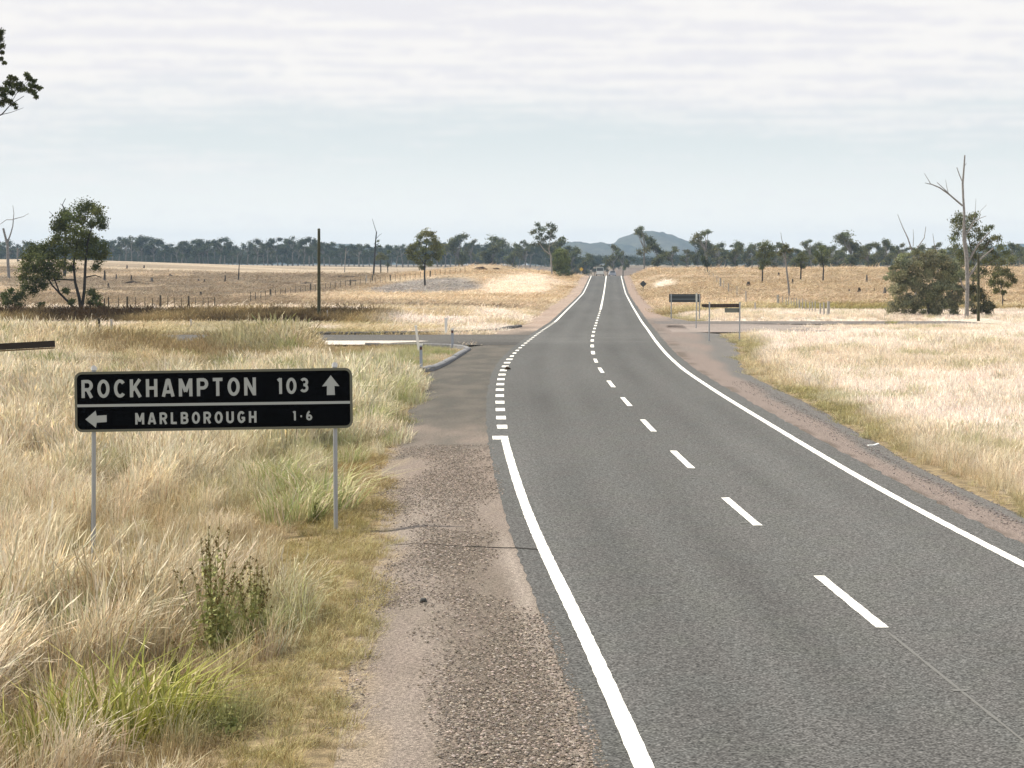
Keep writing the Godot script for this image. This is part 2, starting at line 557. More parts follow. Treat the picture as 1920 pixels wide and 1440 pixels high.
	# gravel side road to the right
	structure("gravel_side_road", sheet(168.0, 197.5, func(d: float) -> float: return edge_r(d) + 1.0, func(d: float) -> float: return 24.0 + 5.0 * noise_a.get_noise_2d(d * 3.0, 1.0) - absf(d - 184.0) * 0.3, 24, func(_t: float, _d: float) -> float: return -0.03, func(x: float, d: float, _t: float) -> Color: return mix_c(Color(0.34, 0.285, 0.26), Color(0.42, 0.365, 0.335), 0.5 + noise_a.get_noise_2d(x * 0.5, d) * 1.4)), mats["gravel"], "pinkish gravel apron of the side road right of the highway")
	structure("bitumen_side_road", sheet(196.5, 207.5, func(d: float) -> float: return edge_r(d) - 0.3, func(_d: float) -> float: return 38.0, 24, func(_t: float, _d: float) -> float: return -0.02, func(x: float, d: float, _t: float) -> Color: return mix_c(Color(0.20, 0.18, 0.17), Color(0.25, 0.23, 0.22), 0.5 + noise_a.get_noise_2d(x, d))), mats["asphalt"], "narrow grey bitumen side road running off to the right")

# ------------------------------------------------------------------ plants
func jitter(c: Color, k: float) -> Color:
	var f := 1.0 + rng.randf_range(-k, k)
	return Color(c.r * f * (1.0 + rng.randf_range(-k, k) * 0.25), c.g * f, c.b * f * (1.0 + rng.randf_range(-k, k) * 0.3))

func blades(count: int, spread: float, width: float, lean: float, seedy: float, mix: Array = [], brown := 0.2) -> ArrayMesh:   # a tuft about one metre high
	var g := Geo.new()
	g.colored = true
	for i in count:
		var a := rng.randf() * TAU
		var r := spread * sqrt(rng.randf())
		var base := Vector3(cos(a) * r, -0.04, sin(a) * r)
		var turn := a + rng.randf_range(-1.3, 1.3)
		var out := Vector3(cos(turn) + 0.25, 0.0, sin(turn) + 0.1) * lean * rng.randf_range(0.1, 1.0) ** 0.8   # a light wind from the left
		var l := rng.randf_range(0.35, 1.0)
		var side := Vector3(-sin(a + rng.randf_range(-1.4, 1.4)), 0, cos(a)).normalized() * width * rng.randf_range(0.6, 1.25)
		var mid := base + Vector3.UP * l * 0.6 + out * l * 0.3
		var tip := base + Vector3.UP * l * (1.0 - 0.42 * out.length() * rng.randf()) + out * l * 0.85
		var c := jitter(Color(0.92, 0.92, 0.92), 0.34)
		if mix: c = jitter(mix[rng.randi_range(0, mix.size() - 1)], 0.25)
		elif rng.randf() < brown: c = Color(c.r * 0.55, c.g * 0.46, c.b * 0.36)   # last season's brown stalks
		g.quad(base - side, base + side, mid + side * 0.8, mid - side * 0.8, c)
		g.tri(mid - side * 0.8, mid + side * 0.8, tip, c)
		if rng.randf() < seedy:
			var pale := Color(1.15, 1.15, 1.15)
			var e := (tip - mid).normalized() * 0.16
			g.tri(tip - e - side * 1.4, tip - e * 0.4 + side * 1.6, tip + e * 0.5, pale)
			g.tri(tip - e * 1.2 + side * 1.2, tip - e * 0.7 - side * 1.4, tip, pale)
	return g.mesh()

const STRAW := Color(0.68, 0.58, 0.385)
const CREAM := Color(0.93, 0.845, 0.765)
const OCHRE := Color(0.43, 0.335, 0.17)
const OLIVE := Color(0.36, 0.33, 0.13)
const GREEN := Color(0.32, 0.37, 0.14)
const BROWN := Color(0.10, 0.062, 0.026)  # brown grass darkened for the shaded bank face
const PALE := Color(0.82, 0.745, 0.59)

func scatter(called: String, label: String, shapes: Array, placed: Array) -> void:   # placed: [Transform3D, Color] pairs
	var o := Node3D.new()
	o.name = numbered(called)
	add_child(o)
	tag(o, label, "", "", "stuff")
	var sorted := []
	for s in shapes: sorted.append([])
	for i in placed.size():
		sorted[i % shapes.size()].append(placed[i])
	for s in shapes.size():
		var mm := MultiMesh.new()
		mm.transform_format = MultiMesh.TRANSFORM_3D
		mm.use_colors = true
		mm.mesh = shapes[s]
		mm.instance_count = sorted[s].size()
		for i in sorted[s].size():
			mm.set_instance_transform(i, sorted[s][i][0])
			mm.set_instance_color(i, sorted[s][i][1])
		var mi := MultiMeshInstance3D.new()
		mi.name = "tufts"
		mi.multimesh = mm
		mi.material_override = mats["grass"]
		o.add_child(mi, true)
		mi.set_meta("kind", "stuff")

func tuft_at(x: float, d: float, tall: float, wide: float, c: Color) -> Array:
	var b := Basis(Vector3.UP, rng.randf_range(-1.6, 1.6)).scaled(Vector3(wide, tall, wide))
	b = Basis(Vector3(rng.randfn(), 0, rng.randfn()).normalized(), absf(rng.randfn()) * 0.22) * b
	return [Transform3D(b, ground(x, d)), jitter(c, 0.24)]

# what grows at a place: [height, width, colour] or nothing
func grass_left(x: float, d: float) -> Array:
	var e := look(road_left, d) - shoulder_left(d) - x
	var p := noise_a.get_noise_2d(x * 1.1, d * 0.45)
	var q := noise_c.get_noise_2d(x * 1.6 + 33.0, d * 0.7)
	var f := noise_b.get_noise_2d(x * 0.8 + 11.0, d * 0.5)
	if side_road_left(x, d) > 0.05 and d > 139.0: return []
	if d > 138.0 and d < 147.0 and x < -3.0: return []
	e += f * 0.9
	if d < 139.0:
		var fade := smoothstep(96.0, 112.0, d)
		if d > 98.0 and x > -3.5 + 0.035 * (d - 106.0) + 0.1 * sin(d): return []
		if e < -0.25: return []
		if e < 0.25: return [rng.randf_range(0.05, 0.13), 0.16, OCHRE.lerp(STRAW, 0.5 + p)] if rng.randf() < 0.5 else []
		if e < 1.5 and d < 60.0: return [rng.randf_range(0.09, 0.24), 0.24, OCHRE.lerp(STRAW, clampf(0.55 + p * 1.4, 0.0, 1.0)).lerp(OLIVE, clampf(q * 1.6, 0.0, 0.6))]
		var c := STRAW.lerp(PALE, clampf(0.5 + p * 1.5, 0.0, 1.0))
		c = c.lerp(OCHRE, clampf(q * 1.6 - 0.05, 0.0, 0.6))
		c = c.lerp(OCHRE * 0.8, smoothstep(0.12, 0.42, noise_b.get_noise_2d(x * 2.2 - 60.0, d * 1.0)) * 0.8)
		var verge := exp(-((e - 2.1) / 1.5) ** 2) * smoothstep(44.0, 54.0, d)
		c = c.lerp(GREEN.lerp(PALE, 0.22), clampf(verge * (1.15 + f), 0.0, 0.9))
		c = c.lerp(GREEN, clampf((f - 0.28) * 3.0, 0.0, 0.7))
		for k in clearings:
			if absf(d - k.y) < k.z * 2.2 and absf(x - k.x) < k.z: return [rng.randf_range(0.1, 0.25), 0.3, c.lerp(OCHRE, 0.4)] if rng.randf() < 0.6 else []
		c = c.lerp(Color(0.33, 0.25, 0.13).lerp(Color(0.40, 0.39, 0.22), smoothstep(-0.1, 0.25, p)), smoothstep(-0.12, 0.12, q) * smoothstep(76.0, 96.0, d) * smoothstep(-0.075, -0.12, x / d) * 0.75)
		var tall := lerpf(0.42, 0.80, smoothstep(1.0, 4.0, e)) * (0.95 + 0.75 * p) * rng.randf_range(0.75, 1.2)
		if d < 105.0:   # a low brown understorey with paler stands and single stalks above it
			var stand := noise_b.get_noise_2d(x * 1.5 + 300.0, d * 0.75)
			if rng.randf() < 0.42 - stand * 0.9: return [tall * rng.randf_range(0.3, 0.5), 0.32, c.lerp(OCHRE * 0.62, 0.72)]
			tall *= 1.05 + stand * 0.9
			c = c.lerp(PALE, clampf(stand * 1.4 + rng.randf_range(-0.2, 0.35), 0.0, 0.8))
		tall *= 1.0 + 0.5 * verge * smoothstep(58.0, 66.0, d) * (1.0 - smoothstep(96.0, 106.0, d))
		tall *= lerpf(1.0, lerpf(0.40, 0.95 + 0.65 * smoothstep(120.0, 132.0, d), smoothstep(-0.070, -0.086, x / d)), smoothstep(100.0, 120.0, d))
		return [tall, tall * 0.55, c]
	if e < 0.3 and d > 160.0: return []
	if d < 192.0: return [rng.randf_range(0.2, 0.42), 0.5, CREAM.lerp(STRAW, clampf(0.45 + p * 2.0 + smoothstep(-7.0, -12.0, x) * 0.5, 0.0, 1.0)).lerp(OLIVE, clampf(q * 1.6, 0.0, 0.5))]
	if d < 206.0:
		var dark := 1.0 - smoothstep(-10.0, -5.5, x + q * 5.0)  # tufts carry the shade of the bank face in their colour
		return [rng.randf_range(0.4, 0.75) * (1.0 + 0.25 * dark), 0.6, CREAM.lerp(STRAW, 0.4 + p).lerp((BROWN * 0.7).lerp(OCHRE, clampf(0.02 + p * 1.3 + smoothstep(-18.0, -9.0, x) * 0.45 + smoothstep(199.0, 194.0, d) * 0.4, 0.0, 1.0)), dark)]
	if d < 250.0: return [rng.randf_range(0.2, 0.4), 0.55, CREAM.lerp(STRAW, clampf(0.35 + p * 1.5, 0.0, 1.0)).lerp(OCHRE, clampf(q * 1.5, 0.0, 0.6))]
	if rng.randf() < 0.55: return []
	var s := soil(x, d)
	return [rng.randf_range(0.10, 0.26), 0.7, (s * 1.2).lerp(STRAW, 0.08)]

func grass_right(x: float, d: float) -> Array:
	var e := x - look(road_right, d) - shoulder_right(d)
	var p := noise_a.get_noise_2d(x * 0.9 + 50.0, d * 0.4)
	var q := noise_c.get_noise_2d(x * 1.5 - 80.0, d * 0.6)
	var f := noise_b.get_noise_2d(x * 0.7 - 20.0, d * 0.45)
	if d > 165.0 and d < 209.0 and x < 23.0 + 6.0 * f: return []
	if d > 194.0 and d < 209.0 and x < 39.0: return []
	e += f * 1.3
	if e < -0.1: return []
	if d < 236.0:
		if e < 0.25: return [rng.randf_range(0.06, 0.14), 0.2, OLIVE.lerp(STRAW, 0.4)] if rng.randf() < 0.4 else []
		var edge := 1.0 - smoothstep(0.7, 2.2, e + q * 1.2)
		var c := CREAM.lerp(PALE, clampf(p * 1.0, 0.0, 1.0)).lerp(STRAW, clampf(q * 1.5 - 0.15, 0.0, 0.4))
		c = c.lerp(OLIVE.lerp(STRAW, clampf(0.45 + p * 1.5, 0.0, 1.0)), clampf(edge, 0.0, 0.9))
		c = c.lerp(GREEN.lerp(STRAW, 0.4), clampf((f - 0.25) * 2.6, 0.0, 0.7))
		var tall := lerpf(0.55, 0.2, edge) * (1.0 + 0.5 * p) * rng.randf_range(0.75, 1.2)
		tall *= 1.0 - 0.45 * smoothstep(150.0, 180.0, d)
		return [tall, maxf(0.25, tall * 0.6), c]
	if e < 0.5: return []
	if d < 262.0: return [rng.randf_range(0.2, 0.45), 0.7, OLIVE.lerp(OCHRE, 0.5 + p).lerp(STRAW, clampf(0.3 + q * 1.6, 0.0, 1.0))]
	if rng.randf() < 0.55: return []
	return [rng.randf_range(0.10, 0.24), 0.7, (soil(x, d) * 1.2).lerp(STRAW, 0.12)]

func build_grass() -> void:
	var near := []
	var far := []
	for k in 3: near.append(blades(40, 0.42, 0.0105, 1.15, 0.3))
	for k in 3: far.append(blades(22, 0.55, 0.021, 0.9, 0.35, [], 0.07))
	for left in [true, false]:
		var close := []
		var off := []
		var d := 19.0
		while d < 680.0:
			var step := maxf(0.5, d * 0.025)
			var x0: float = -0.215 * d - 6.0 if left else look(road_right, d) + shoulder_right(d) - 0.6
			var x1: float = look(road_left, d) - shoulder_left(d) + 0.6 if left else 0.215 * d + 6.0
			if x1 > x0:
				var dens := 36.0 * (30.0 / maxf(d, 30.0)) ** 0.9 if d < 60.0 else 27.0 * (60.0 / d) ** 1.25
				if d > 240.0: dens *= 0.5
				for i in int((x1 - x0) * step * dens):
					var x := rng.randf_range(x0, x1)
					var dd := d + rng.randf() * step
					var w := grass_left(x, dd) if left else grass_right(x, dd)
					if w:
						if dd < 62.0: close.append(tuft_at(x, dd, w[0], w[1], w[2]))
						else: off.append(tuft_at(x, dd, w[0], w[1] * (1.0 + dd / 260.0), w[2]))
			d += step
		if close.size() > 20:
			scatter("dry_grass", "tall straw coloured dry grass on the %s verge near the viewer" % ("left" if left else "right"), near, close)
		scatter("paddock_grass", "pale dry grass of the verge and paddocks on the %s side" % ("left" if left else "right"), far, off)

func build_gravel() -> void:
	var stones := []
	for k in 3:
		var g := Geo.new()
		var p := []
		for i in 6: p.append(Vector3([1, -1, 0, 0, 0, 0][i], [0, 0, 0.55, -0.55, 0, 0][i], [0, 0, 0, 0, 1, -1][i]) * rng.randf_range(0.7, 1.2))
		for t in [[0, 2, 4], [4, 2, 1], [1, 2, 5], [5, 2, 0], [0, 4, 3], [4, 1, 3], [1, 5, 3], [5, 0, 3]]:
			g.tri(p[t[0]], p[t[2]], p[t[1]])
		stones.append(g.mesh())
	var placed := []
	for i in 90000:
		var d := 20.0 + 42.0 * rng.randf() ** 1.7
		var t := rng.randf()
		var x := look(road_left, d) - 0.3 - t * (shoulder_left(d) + 0.2)
		var f := noise_a.get_noise_2d(x * 4.0, d * 1.1) + 0.66 * exp(-((t - 0.36) / 0.28) ** 2) - 0.06
		if f < rng.randf_range(0.0, 0.75): continue
		var s := 0.007 + 0.019 * rng.randf() ** 2.2
		placed.append([Transform3D(Basis(Vector3.UP, rng.randf() * TAU).scaled(Vector3.ONE * s), Vector3(x, look(road_height, d) + 0.002 - 0.09 * smoothstep(0.7, 1.0, t), -d)), jitter(Color(0.15, 0.128, 0.108) if rng.randf() < 0.72 else Color(0.34, 0.29, 0.255), 0.3)])
	for i in 9000:
		var d := 36.0 + 60.0 * rng.randf() ** 1.4
		var t := rng.randf_range(0.25, 1.05)
		var x := edge_r(d) + t * (shoulder_right(d) - 0.5)
		if t < 0.5 and rng.randf() < 0.7: continue
		var s := 0.010 + 0.02 * rng.randf() ** 3
		placed.append([Transform3D(Basis(Vector3.UP, rng.randf() * TAU).scaled(Vector3.ONE * s), Vector3(x, look(road_height, d) - 0.012 - 0.09 * smoothstep(0.6, 1.0, t), -d)), jitter(Color(0.19, 0.17, 0.165), 0.35)])
	var mm := MultiMesh.new()
	mm.transform_format = MultiMesh.TRANSFORM_3D
	mm.use_colors = true
	mm.mesh = stones[0]
	mm.instance_count = placed.size()
	for i in placed.size():
		mm.set_instance_transform(i, placed[i][0])
		mm.set_instance_color(i, placed[i][1])
	var mi := MultiMeshInstance3D.new()
	mi.name = "gravel_stones"
	mi.multimesh = mm
	mi.material_override = mats["stone"]
	add_child(mi)
	tag(mi, "loose dark stones strewn over the gravel shoulders", "", "", "stuff")

func leaves(g: Geo, mid: Vector3, radius: Vector3, count: int, size: float, col: Color, droop := 0.4) -> void:
	g.colored = true
	for i in count:
		var dir := Vector3(rng.randfn(), rng.randfn(), rng.randfn()).normalized()
		var reach := 0.25 + absf(rng.randfn()) * 0.5
		var p := mid + dir * radius * (reach if reach < 1.3 else 1.3 * rng.randf())
		var along := (Vector3(rng.randfn(), rng.randfn() - droop * 2.0, rng.randfn())).normalized()
		var side := along.cross(Vector3(rng.randfn(), rng.randfn(), rng.randfn())).normalized()
		var l := size * rng.randf_range(0.6, 1.35)
		var w := l * rng.randf_range(0.18, 0.34)
		g.quad(p - along * l * 0.5, p + side * w, p + along * l * 0.5, p - side * w, jitter(col, 0.22))

func bough(a: Vector3, b: Vector3, sag: float) -> Array:
	var m := a.lerp(b, 0.5) + Vector3(rng.randf_range(-1, 1), rng.randf_range(-0.3, 1) , rng.randf_range(-1, 1)) * sag * a.distance_to(b)
	return [a, a.lerp(m, 0.6), m, m.lerp(b, 0.5) + Vector3(0, sag * 0.2, 0) * a.distance_to(b), b]

# a gum tree one metre high in its own measure: [trunk, crown]
func gum(fork: float, spread: float, clumps: int, size: float, leaf: float, per: int, col: Color, low := 0.45, skinny := 1.0) -> Array:
	var t := Geo.new()
	var c := Geo.new()
	var lean := Vector3(rng.randf_range(-0.05, 0.05), 0, rng.randf_range(-0.05, 0.05))
	var f := Vector3(0, fork, 0) + lean
	t.tube([Vector3(0, -0.03, 0), Vector3(0, fork * 0.5, 0) + lean * 0.3, f, f + Vector3(0, (0.9 - fork) * 0.5, 0) + lean], [0.024 * skinny, 0.018 * skinny, 0.014 * skinny, 0.006 * skinny], 6)
	for k in clumps:
		var a := TAU * (k * 0.382 + rng.randf_range(-0.08, 0.08))
		var hgt := lerpf(low, 0.93, fmod(k * 0.618 + 0.31, 1.0))
		var r := spread * sqrt(maxf(0.05, 1.0 - ((hgt - 0.62) / 0.42) ** 2)) * rng.randf_range(0.45, 1.0)
		var p := Vector3(cos(a) * r, hgt, sin(a) * r) + lean * 1.5
		var s := size * rng.randf_range(0.7, 1.2)
		t.tube(bough(f.lerp(Vector3(0, hgt * 0.8, 0) + lean, 0.4), p, 0.12), [0.009 * skinny, 0.007 * skinny, 0.005 * skinny, 0.0035 * skinny, 0.002], 5, false)
		leaves(c, p, Vector3(s, s * 0.72, s), per, leaf, jitter(col, 0.4))
	return [t.mesh(), c.mesh()]

func plant_tree(called: String, label: String, group: String, shape: Array, base: Vector3, tall: float, wide: float, bark_name: String) -> Node3D:
	var o := thing(called, label, "tree", base, rng.randf() * TAU, group)
	put("trunk", shape[0], mats[bark_name], o)
	put("crown", shape[1], mats["leaf"], o)
	o.scale = Vector3(wide, tall, wide)
	return o

func build_treeline() -> void:
	var shapes := []
	var dusky := Color(0.064, 0.080, 0.036)
	for k in 7:
		shapes.append(gum(rng.randf_range(0.3, 0.42), 0.30, 12, 0.14, 0.042, 210, dusky, 0.42, 1.1))
	for k in 4:
		shapes.append(gum(rng.randf_range(0.35, 0.5), 0.26, 9, 0.105, 0.038, 130, Color(0.08, 0.094, 0.052), 0.5, 1.2))
	# profile of the tops of the far wood, left of the highway
	var tops := [[-60, 452], [30, 452], [80, 452], [200, 449], [240, 438], [262, 444], [300, 453], [322, 457], [350, 450], [410, 446], [440, 459], [490, 449], [530, 447], [572, 443], [600, 452], [640, 456], [662, 463], [680, 453], [720, 459], [750, 457], [800, 452], [850, 452], [920, 455], [990, 460], [1040, 455], [1062, 462], [1090, 478], [1112, 489], [1150, 484], [1200, 478]]
	var px := -130.0
	var k := 0
	while px < 1180.0:
		while k < tops.size() - 2 and px > tops[k + 1][0]: k += 1
		var top := lerpf(tops[k][1], tops[k + 1][1], clampf((px - tops[k][0]) / (tops[k + 1][0] - tops[k][0]), 0.0, 1.0))
		var d := rng.randf_range(1180.0, 1330.0)
		if px > 1040.0: d = rng.randf_range(1000.0, 1100.0)
		var b := ground((px - 960.0) / LENS * d, d)
		var tall := EYE + (SKYLINE - top + rng.randf_range(-5.0, 5.0)) / LENS * d - b.y
		var place := "behind the bare dead tree" if px < 90.0 else "left of the telephone pole" if px < 590.0 else "right of the telephone pole" if px < 770.0 else "behind the earth mound" if px < 1000.0 else "beyond the road crest"
		plant_tree("gum_tree", "blue grey gum tree of the hazy far wood, " + place, "gum trees of the far wood", shapes[rng.randi_range(0, 10)], b, tall, maxf(tall, 7.0) * rng.randf_range(0.9, 1.3), "far_bark")
		px += rng.randf_range(7.0, 13.0)
	# the mass behind and beneath them
	var o := MultiMeshInstance3D.new()
	var mm := MultiMesh.new()
	var g := Geo.new()
	for i in 9:
		leaves(g, Vector3(rng.randf_range(-0.4, 0.4), rng.randf_range(0.3, 0.75), rng.randf_range(-0.4, 0.4)), Vector3(0.26, 0.26, 0.26), 150, 0.068, jitter(Color(0.06, 0.076, 0.045), 0.35))
	mm.transform_format = MultiMesh.TRANSFORM_3D
	mm.mesh = g.mesh()
	mm.instance_count = 1500
	for i in 1500:
		var d := rng.randf_range(1340.0, 1750.0) if i % 5 > 1 else rng.randf_range(1260.0, 1360.0)
		var x := rng.randf_range(-0.225, 0.225) * d
		if x > 0.05 * d: d = rng.randf_range(1000.0, 1500.0)
		var s := rng.randf_range(9.0, 13.0) if i % 5 > 1 else rng.randf_range(3.0, 6.0)
		if x > 0.015 * d: s *= 0.62
		mm.set_instance_transform(i, Transform3D(Basis(Vector3.UP, rng.randf() * TAU).scaled(Vector3(s * 1.2, s, s * 1.2)), ground(x, d)))
	o.multimesh = mm
	o.material_override = mats["leaf"]
	o.name = "distant_woods"
	add_child(o)
	tag(o, "hazy mass of bush standing behind the far tree line", "", "", "stuff")

	# nearer trees beyond the crest, left and right: [px, top row, width, distance, kind]
	var dense := []
	for i in 4: dense.append(gum(0.22, 0.29, 26, 0.15, 0.046, 150, Color(0.115, 0.125, 0.052), 0.20, 1.0))
	var open := []
	for i in 4: open.append(gum(rng.randf_range(0.34, 0.45), 0.29, 19, 0.11, 0.042, 120, Color(0.135, 0.145, 0.07), 0.36, 1.4))
	var list := [
		[860, 442, 56, 930, 0, "rounded green gum left of the three nearest the earth mound"], [884, 452, 34, 960, 1, "slim gum just right of the rounded green gum above the earth mound"],
		[925, 447, 60, 940, 0, "broad green gum behind the right end of the earth mound"], [962, 459, 40, 930, 0, "dark gum between the earth mound and the tall pale trunked gum"],
		[986, 453, 34, 980, 1, "thin topped gum just left of the tall pale trunked gum"],
		[1048, 452, 60, 900, 0, "dark gum standing behind the tall pale trunked gum"], [1075, 466, 44, 930, 0, "dark gum above the yellow diamond sign"], [1098, 478, 34, 960, 0, "low dark gum just left of the road at the crest"],
		[1150, 462, 44, 860, 1, "sparse gum beyond the road crest left of the hill top"], [1168, 474, 34, 900, 1, "low straggly gum beyond the road crest right of the centre line"],
		[1208, 428, 50, 760, 1, "tall open gum standing before the summit of the blue hill"], [1232, 459, 48, 780, 0, "bushy gum below the blue hill on its right slope"], [1262, 464, 44, 800, 1, "pale stemmed gum under the right slope of the hill"],
		[1288, 470, 36, 820, 1, "small grey gum at the right foot of the hill"], [1328, 435, 62, 740, 1, "tall spreading gum where the right fence meets the tree line"], [1348, 462, 40, 790, 1, "grey gum behind the tall spreading gum by the fence"],
		[1379, 456, 38, 760, 0, "compact dark gum second right of the tall spreading gum"], [1410, 464, 36, 790, 1, "grey green gum between the compact dark gum and the thin paddock tree"],
		[1470, 458, 38, 780, 1, "wispy gum behind the leaning dead trunk"], [1494, 468, 40, 760, 0, "low green gum right of the leaning dead trunk"], [1522, 452, 42, 800, 1, "pale topped gum in the middle of the right tree line"],
		[1545, 462, 36, 760, 0, "dark green gum left of the tallest tree of the right line"], [1596, 440, 74, 740, 0, "broad dark tree with a ragged crest, largest of the right tree line"], [1628, 458, 50, 760, 0, "dark tree adjoining the broad ragged tree on its right"],
		[1664, 452, 40, 780, 0, "dark upright tree just left of the big bush"], [1692, 459, 40, 800, 1, "tree showing above the left edge of the big bush"], [1725, 462, 44, 790, 0, "tree showing above the middle of the big bush"],
		[1768, 470, 40, 800, 1, "low tree showing between the big bush and the bare dead tree"], [1868, 470, 50, 760, 0, "green tree behind and right of the plain pole"], [1900, 458, 46, 780, 0, "green tree at the right end of the tree line"], [1935, 452, 60, 760, 0, "tree cut by the right border of the view"],
		[1790, 476, 40, 820, 0, "low green tree behind the bare dead tree"], [1838, 478, 44, 830, 0, "low green tree behind the plain pole"], [1450, 478, 40, 820, 0, "low dark tree behind the thin paddock tree"], [1570, 474, 44, 820, 0, "low tree left of the broad ragged tree"]]
	var at_px := 1290.0
	while at_px < 2040.0:   # the closer rank that fills in between them
		list.append([at_px, rng.randf_range(453.0, 471.0), rng.randf_range(30.0, 46.0), rng.randf_range(830.0, 900.0), rng.randi_range(0, 1), "grey green gum in the close rank filling the right tree line"])
		at_px += rng.randf_range(14.0, 24.0)
	for e in list:
		var d: float = e[3]
		var b := ground((e[0] - 960.0) / LENS * d, d)
		var tall: float = (EYE + (SKYLINE - e[1]) / LENS * d - b.y) * 1.1
		var wide: float = e[2] / LENS * d / 0.78
		var s: Array = (dense if e[4] == 0 else open)[rng.randi_range(0, 3)]
		plant_tree("gum_tree", e[5], "gums of the right tree line", s, b, tall, wide, "gum_bark" if e[4] == 1 else "far_bark")

func pixel_tree(called: String, label: String, category: String, d: float, base: Vector3, stems: Array, clumps: Array, leaf: float, per: float, col: Color, bark_name: String, droop := 0.4, fluff := 1.16) -> Node3D:
	# stems and clumps are given by bearing on the photograph and get a depth of their own within the crown
	var o := thing(called, label, category, base)
	var t := Geo.new()
	var first := true
	for s in stems:
		var pts := []
		var radii := []
		var deep := 0.0 if first else rng.randf_range(-1.0, 1.0) * 14.0 / LENS * d
		for i in s.size():
			var f := float(i) / maxf(1.0, s.size() - 1)
			pts.append(at(s[i][0], s[i][1], d + deep * f) - base)
			radii.append(s[i][2] * 0.5 / LENS * d)
		if first or s[0][1] > 560: pts[0].y -= 0.25
		t.tube(pts, radii, 8)
		first = false
	put("trunk", t.mesh(), mats[bark_name], o)
	if clumps.is_empty():
		return o
	var c := Geo.new()
	for k in clumps:
		var r: float = k[2] / LENS * d
		var p := at(k[0], k[1], d + rng.randf_range(-1.4, 1.4) * r) - base
		leaves(c, p, Vector3(r, r * 0.8, r) * fluff, int(k[2] * per * 4.2), leaf * 0.58, jitter(col * 1.75, 0.32), droop)
	put("crown", c.mesh(), mats["leaf"], o)
	return o

# ------------------------------------------------------------------ lettering drawn as strokes of even width
func arc(cx: float, cy: float, rx: float, ry: float, from: float, to: float, steps: int) -> Array:
	var out := []
	for i in steps + 1:
		var a := deg_to_rad(lerpf(from, to, float(i) / steps))
		out.append(Vector2(cx + rx * cos(a), cy + ry * sin(a)))
	return out

func pts(list: Array) -> Array:
	var out := []
	for i in range(0, list.size(), 2): out.append(Vector2(list[i], list[i + 1]))
	return out

func glyph(ch: String) -> Array:   # [width, strokes] in a cell one unit high
	var bowl := pts([0.08, 0.92, 0.34, 0.92]) + arc(0.34, 0.69, 0.2, 0.23, 80, -80, 8) + pts([0.34, 0.46, 0.08, 0.46])
	match ch:
		"R": return [0.62, [pts([0.08, 0, 0.08, 1]), bowl, pts([0.32, 0.46, 0.55, 0])]]
		"P": return [0.60, [pts([0.08, 0, 0.08, 1]), bowl]]
		"B": return [0.62, [pts([0.08, 0, 0.08, 1]), pts([0.08, 0.92, 0.34, 0.92]) + arc(0.34, 0.715, 0.18, 0.205, 80, -80, 8) + pts([0.34, 0.51, 0.08, 0.51]), pts([0.3, 0.51, 0.36, 0.51]) + arc(0.36, 0.295, 0.19, 0.215, 80, -80, 8) + pts([0.36, 0.08, 0.08, 0.08])]]
		"O": return [0.66, [arc(0.33, 0.5, 0.25, 0.42, 90, 450, 26)]]
		"0": return [0.62, [arc(0.31, 0.5, 0.23, 0.42, 90, 450, 26)]]
		"C": return [0.62, [arc(0.33, 0.5, 0.25, 0.42, 42, 318, 20)]]
		"G": return [0.65, [arc(0.33, 0.5, 0.25, 0.42, 42, 325, 20), pts([0.34, 0.43, 0.58, 0.43]), pts([0.55, 0.5, 0.55, 0.16])]]
		"K": return [0.63, [pts([0.08, 0, 0.08, 1]), pts([0.55, 1, 0.12, 0.38]), pts([0.25, 0.58, 0.57, 0])]]
		"H": return [0.62, [pts([0.08, 0, 0.08, 1]), pts([0.54, 0, 0.54, 1]), pts([0.08, 0.5, 0.54, 0.5])]]
		"A": return [0.68, [pts([0.07, 0, 0.31, 0.97]), pts([0.61, 0, 0.37, 0.97]), pts([0.17, 0.27, 0.51, 0.27]), pts([0.27, 0.92, 0.41, 0.92])]]
		"M": return [0.74, [pts([0.08, 0, 0.08, 1]), pts([0.66, 0, 0.66, 1]), pts([0.1, 0.94, 0.37, 0.26]), pts([0.64, 0.94, 0.37, 0.26])]]
		"N": return [0.64, [pts([0.08, 0, 0.08, 1]), pts([0.56, 0, 0.56, 1]), pts([0.1, 0.93, 0.54, 0.07])]]
		"T": return [0.58, [pts([0.02, 0.92, 0.56, 0.92]), pts([0.29, 0, 0.29, 1])]]
		"L": return [0.52, [pts([0.08, 0, 0.08, 1]), pts([0.08, 0.08, 0.5, 0.08])]]
		"U": return [0.62, [pts([0.08, 1, 0.08, 0.32]) + arc(0.31, 0.32, 0.23, 0.24, 180, 360, 12) + pts([0.54, 0.32, 0.54, 1])]]
		"1": return [0.32, [pts([0.2, 0, 0.2, 1]), pts([0.03, 0.84, 0.2, 0.95])]]
		"3": return [0.56, [arc(0.27, 0.715, 0.2, 0.205, 150, -80, 12) + pts([0.22, 0.51]), arc(0.26, 0.29, 0.22, 0.215, 80, -150, 12)]]
		"6": return [0.60, [arc(0.3, 0.3, 0.22, 0.22, 90, 450, 20), arc(0.42, 0.34, 0.34, 0.6, 100, 182, 10)]]
		".": return [0.26, [pts([0.05, 0.44, 0.21, 0.44])]]
	return [0.4, []]

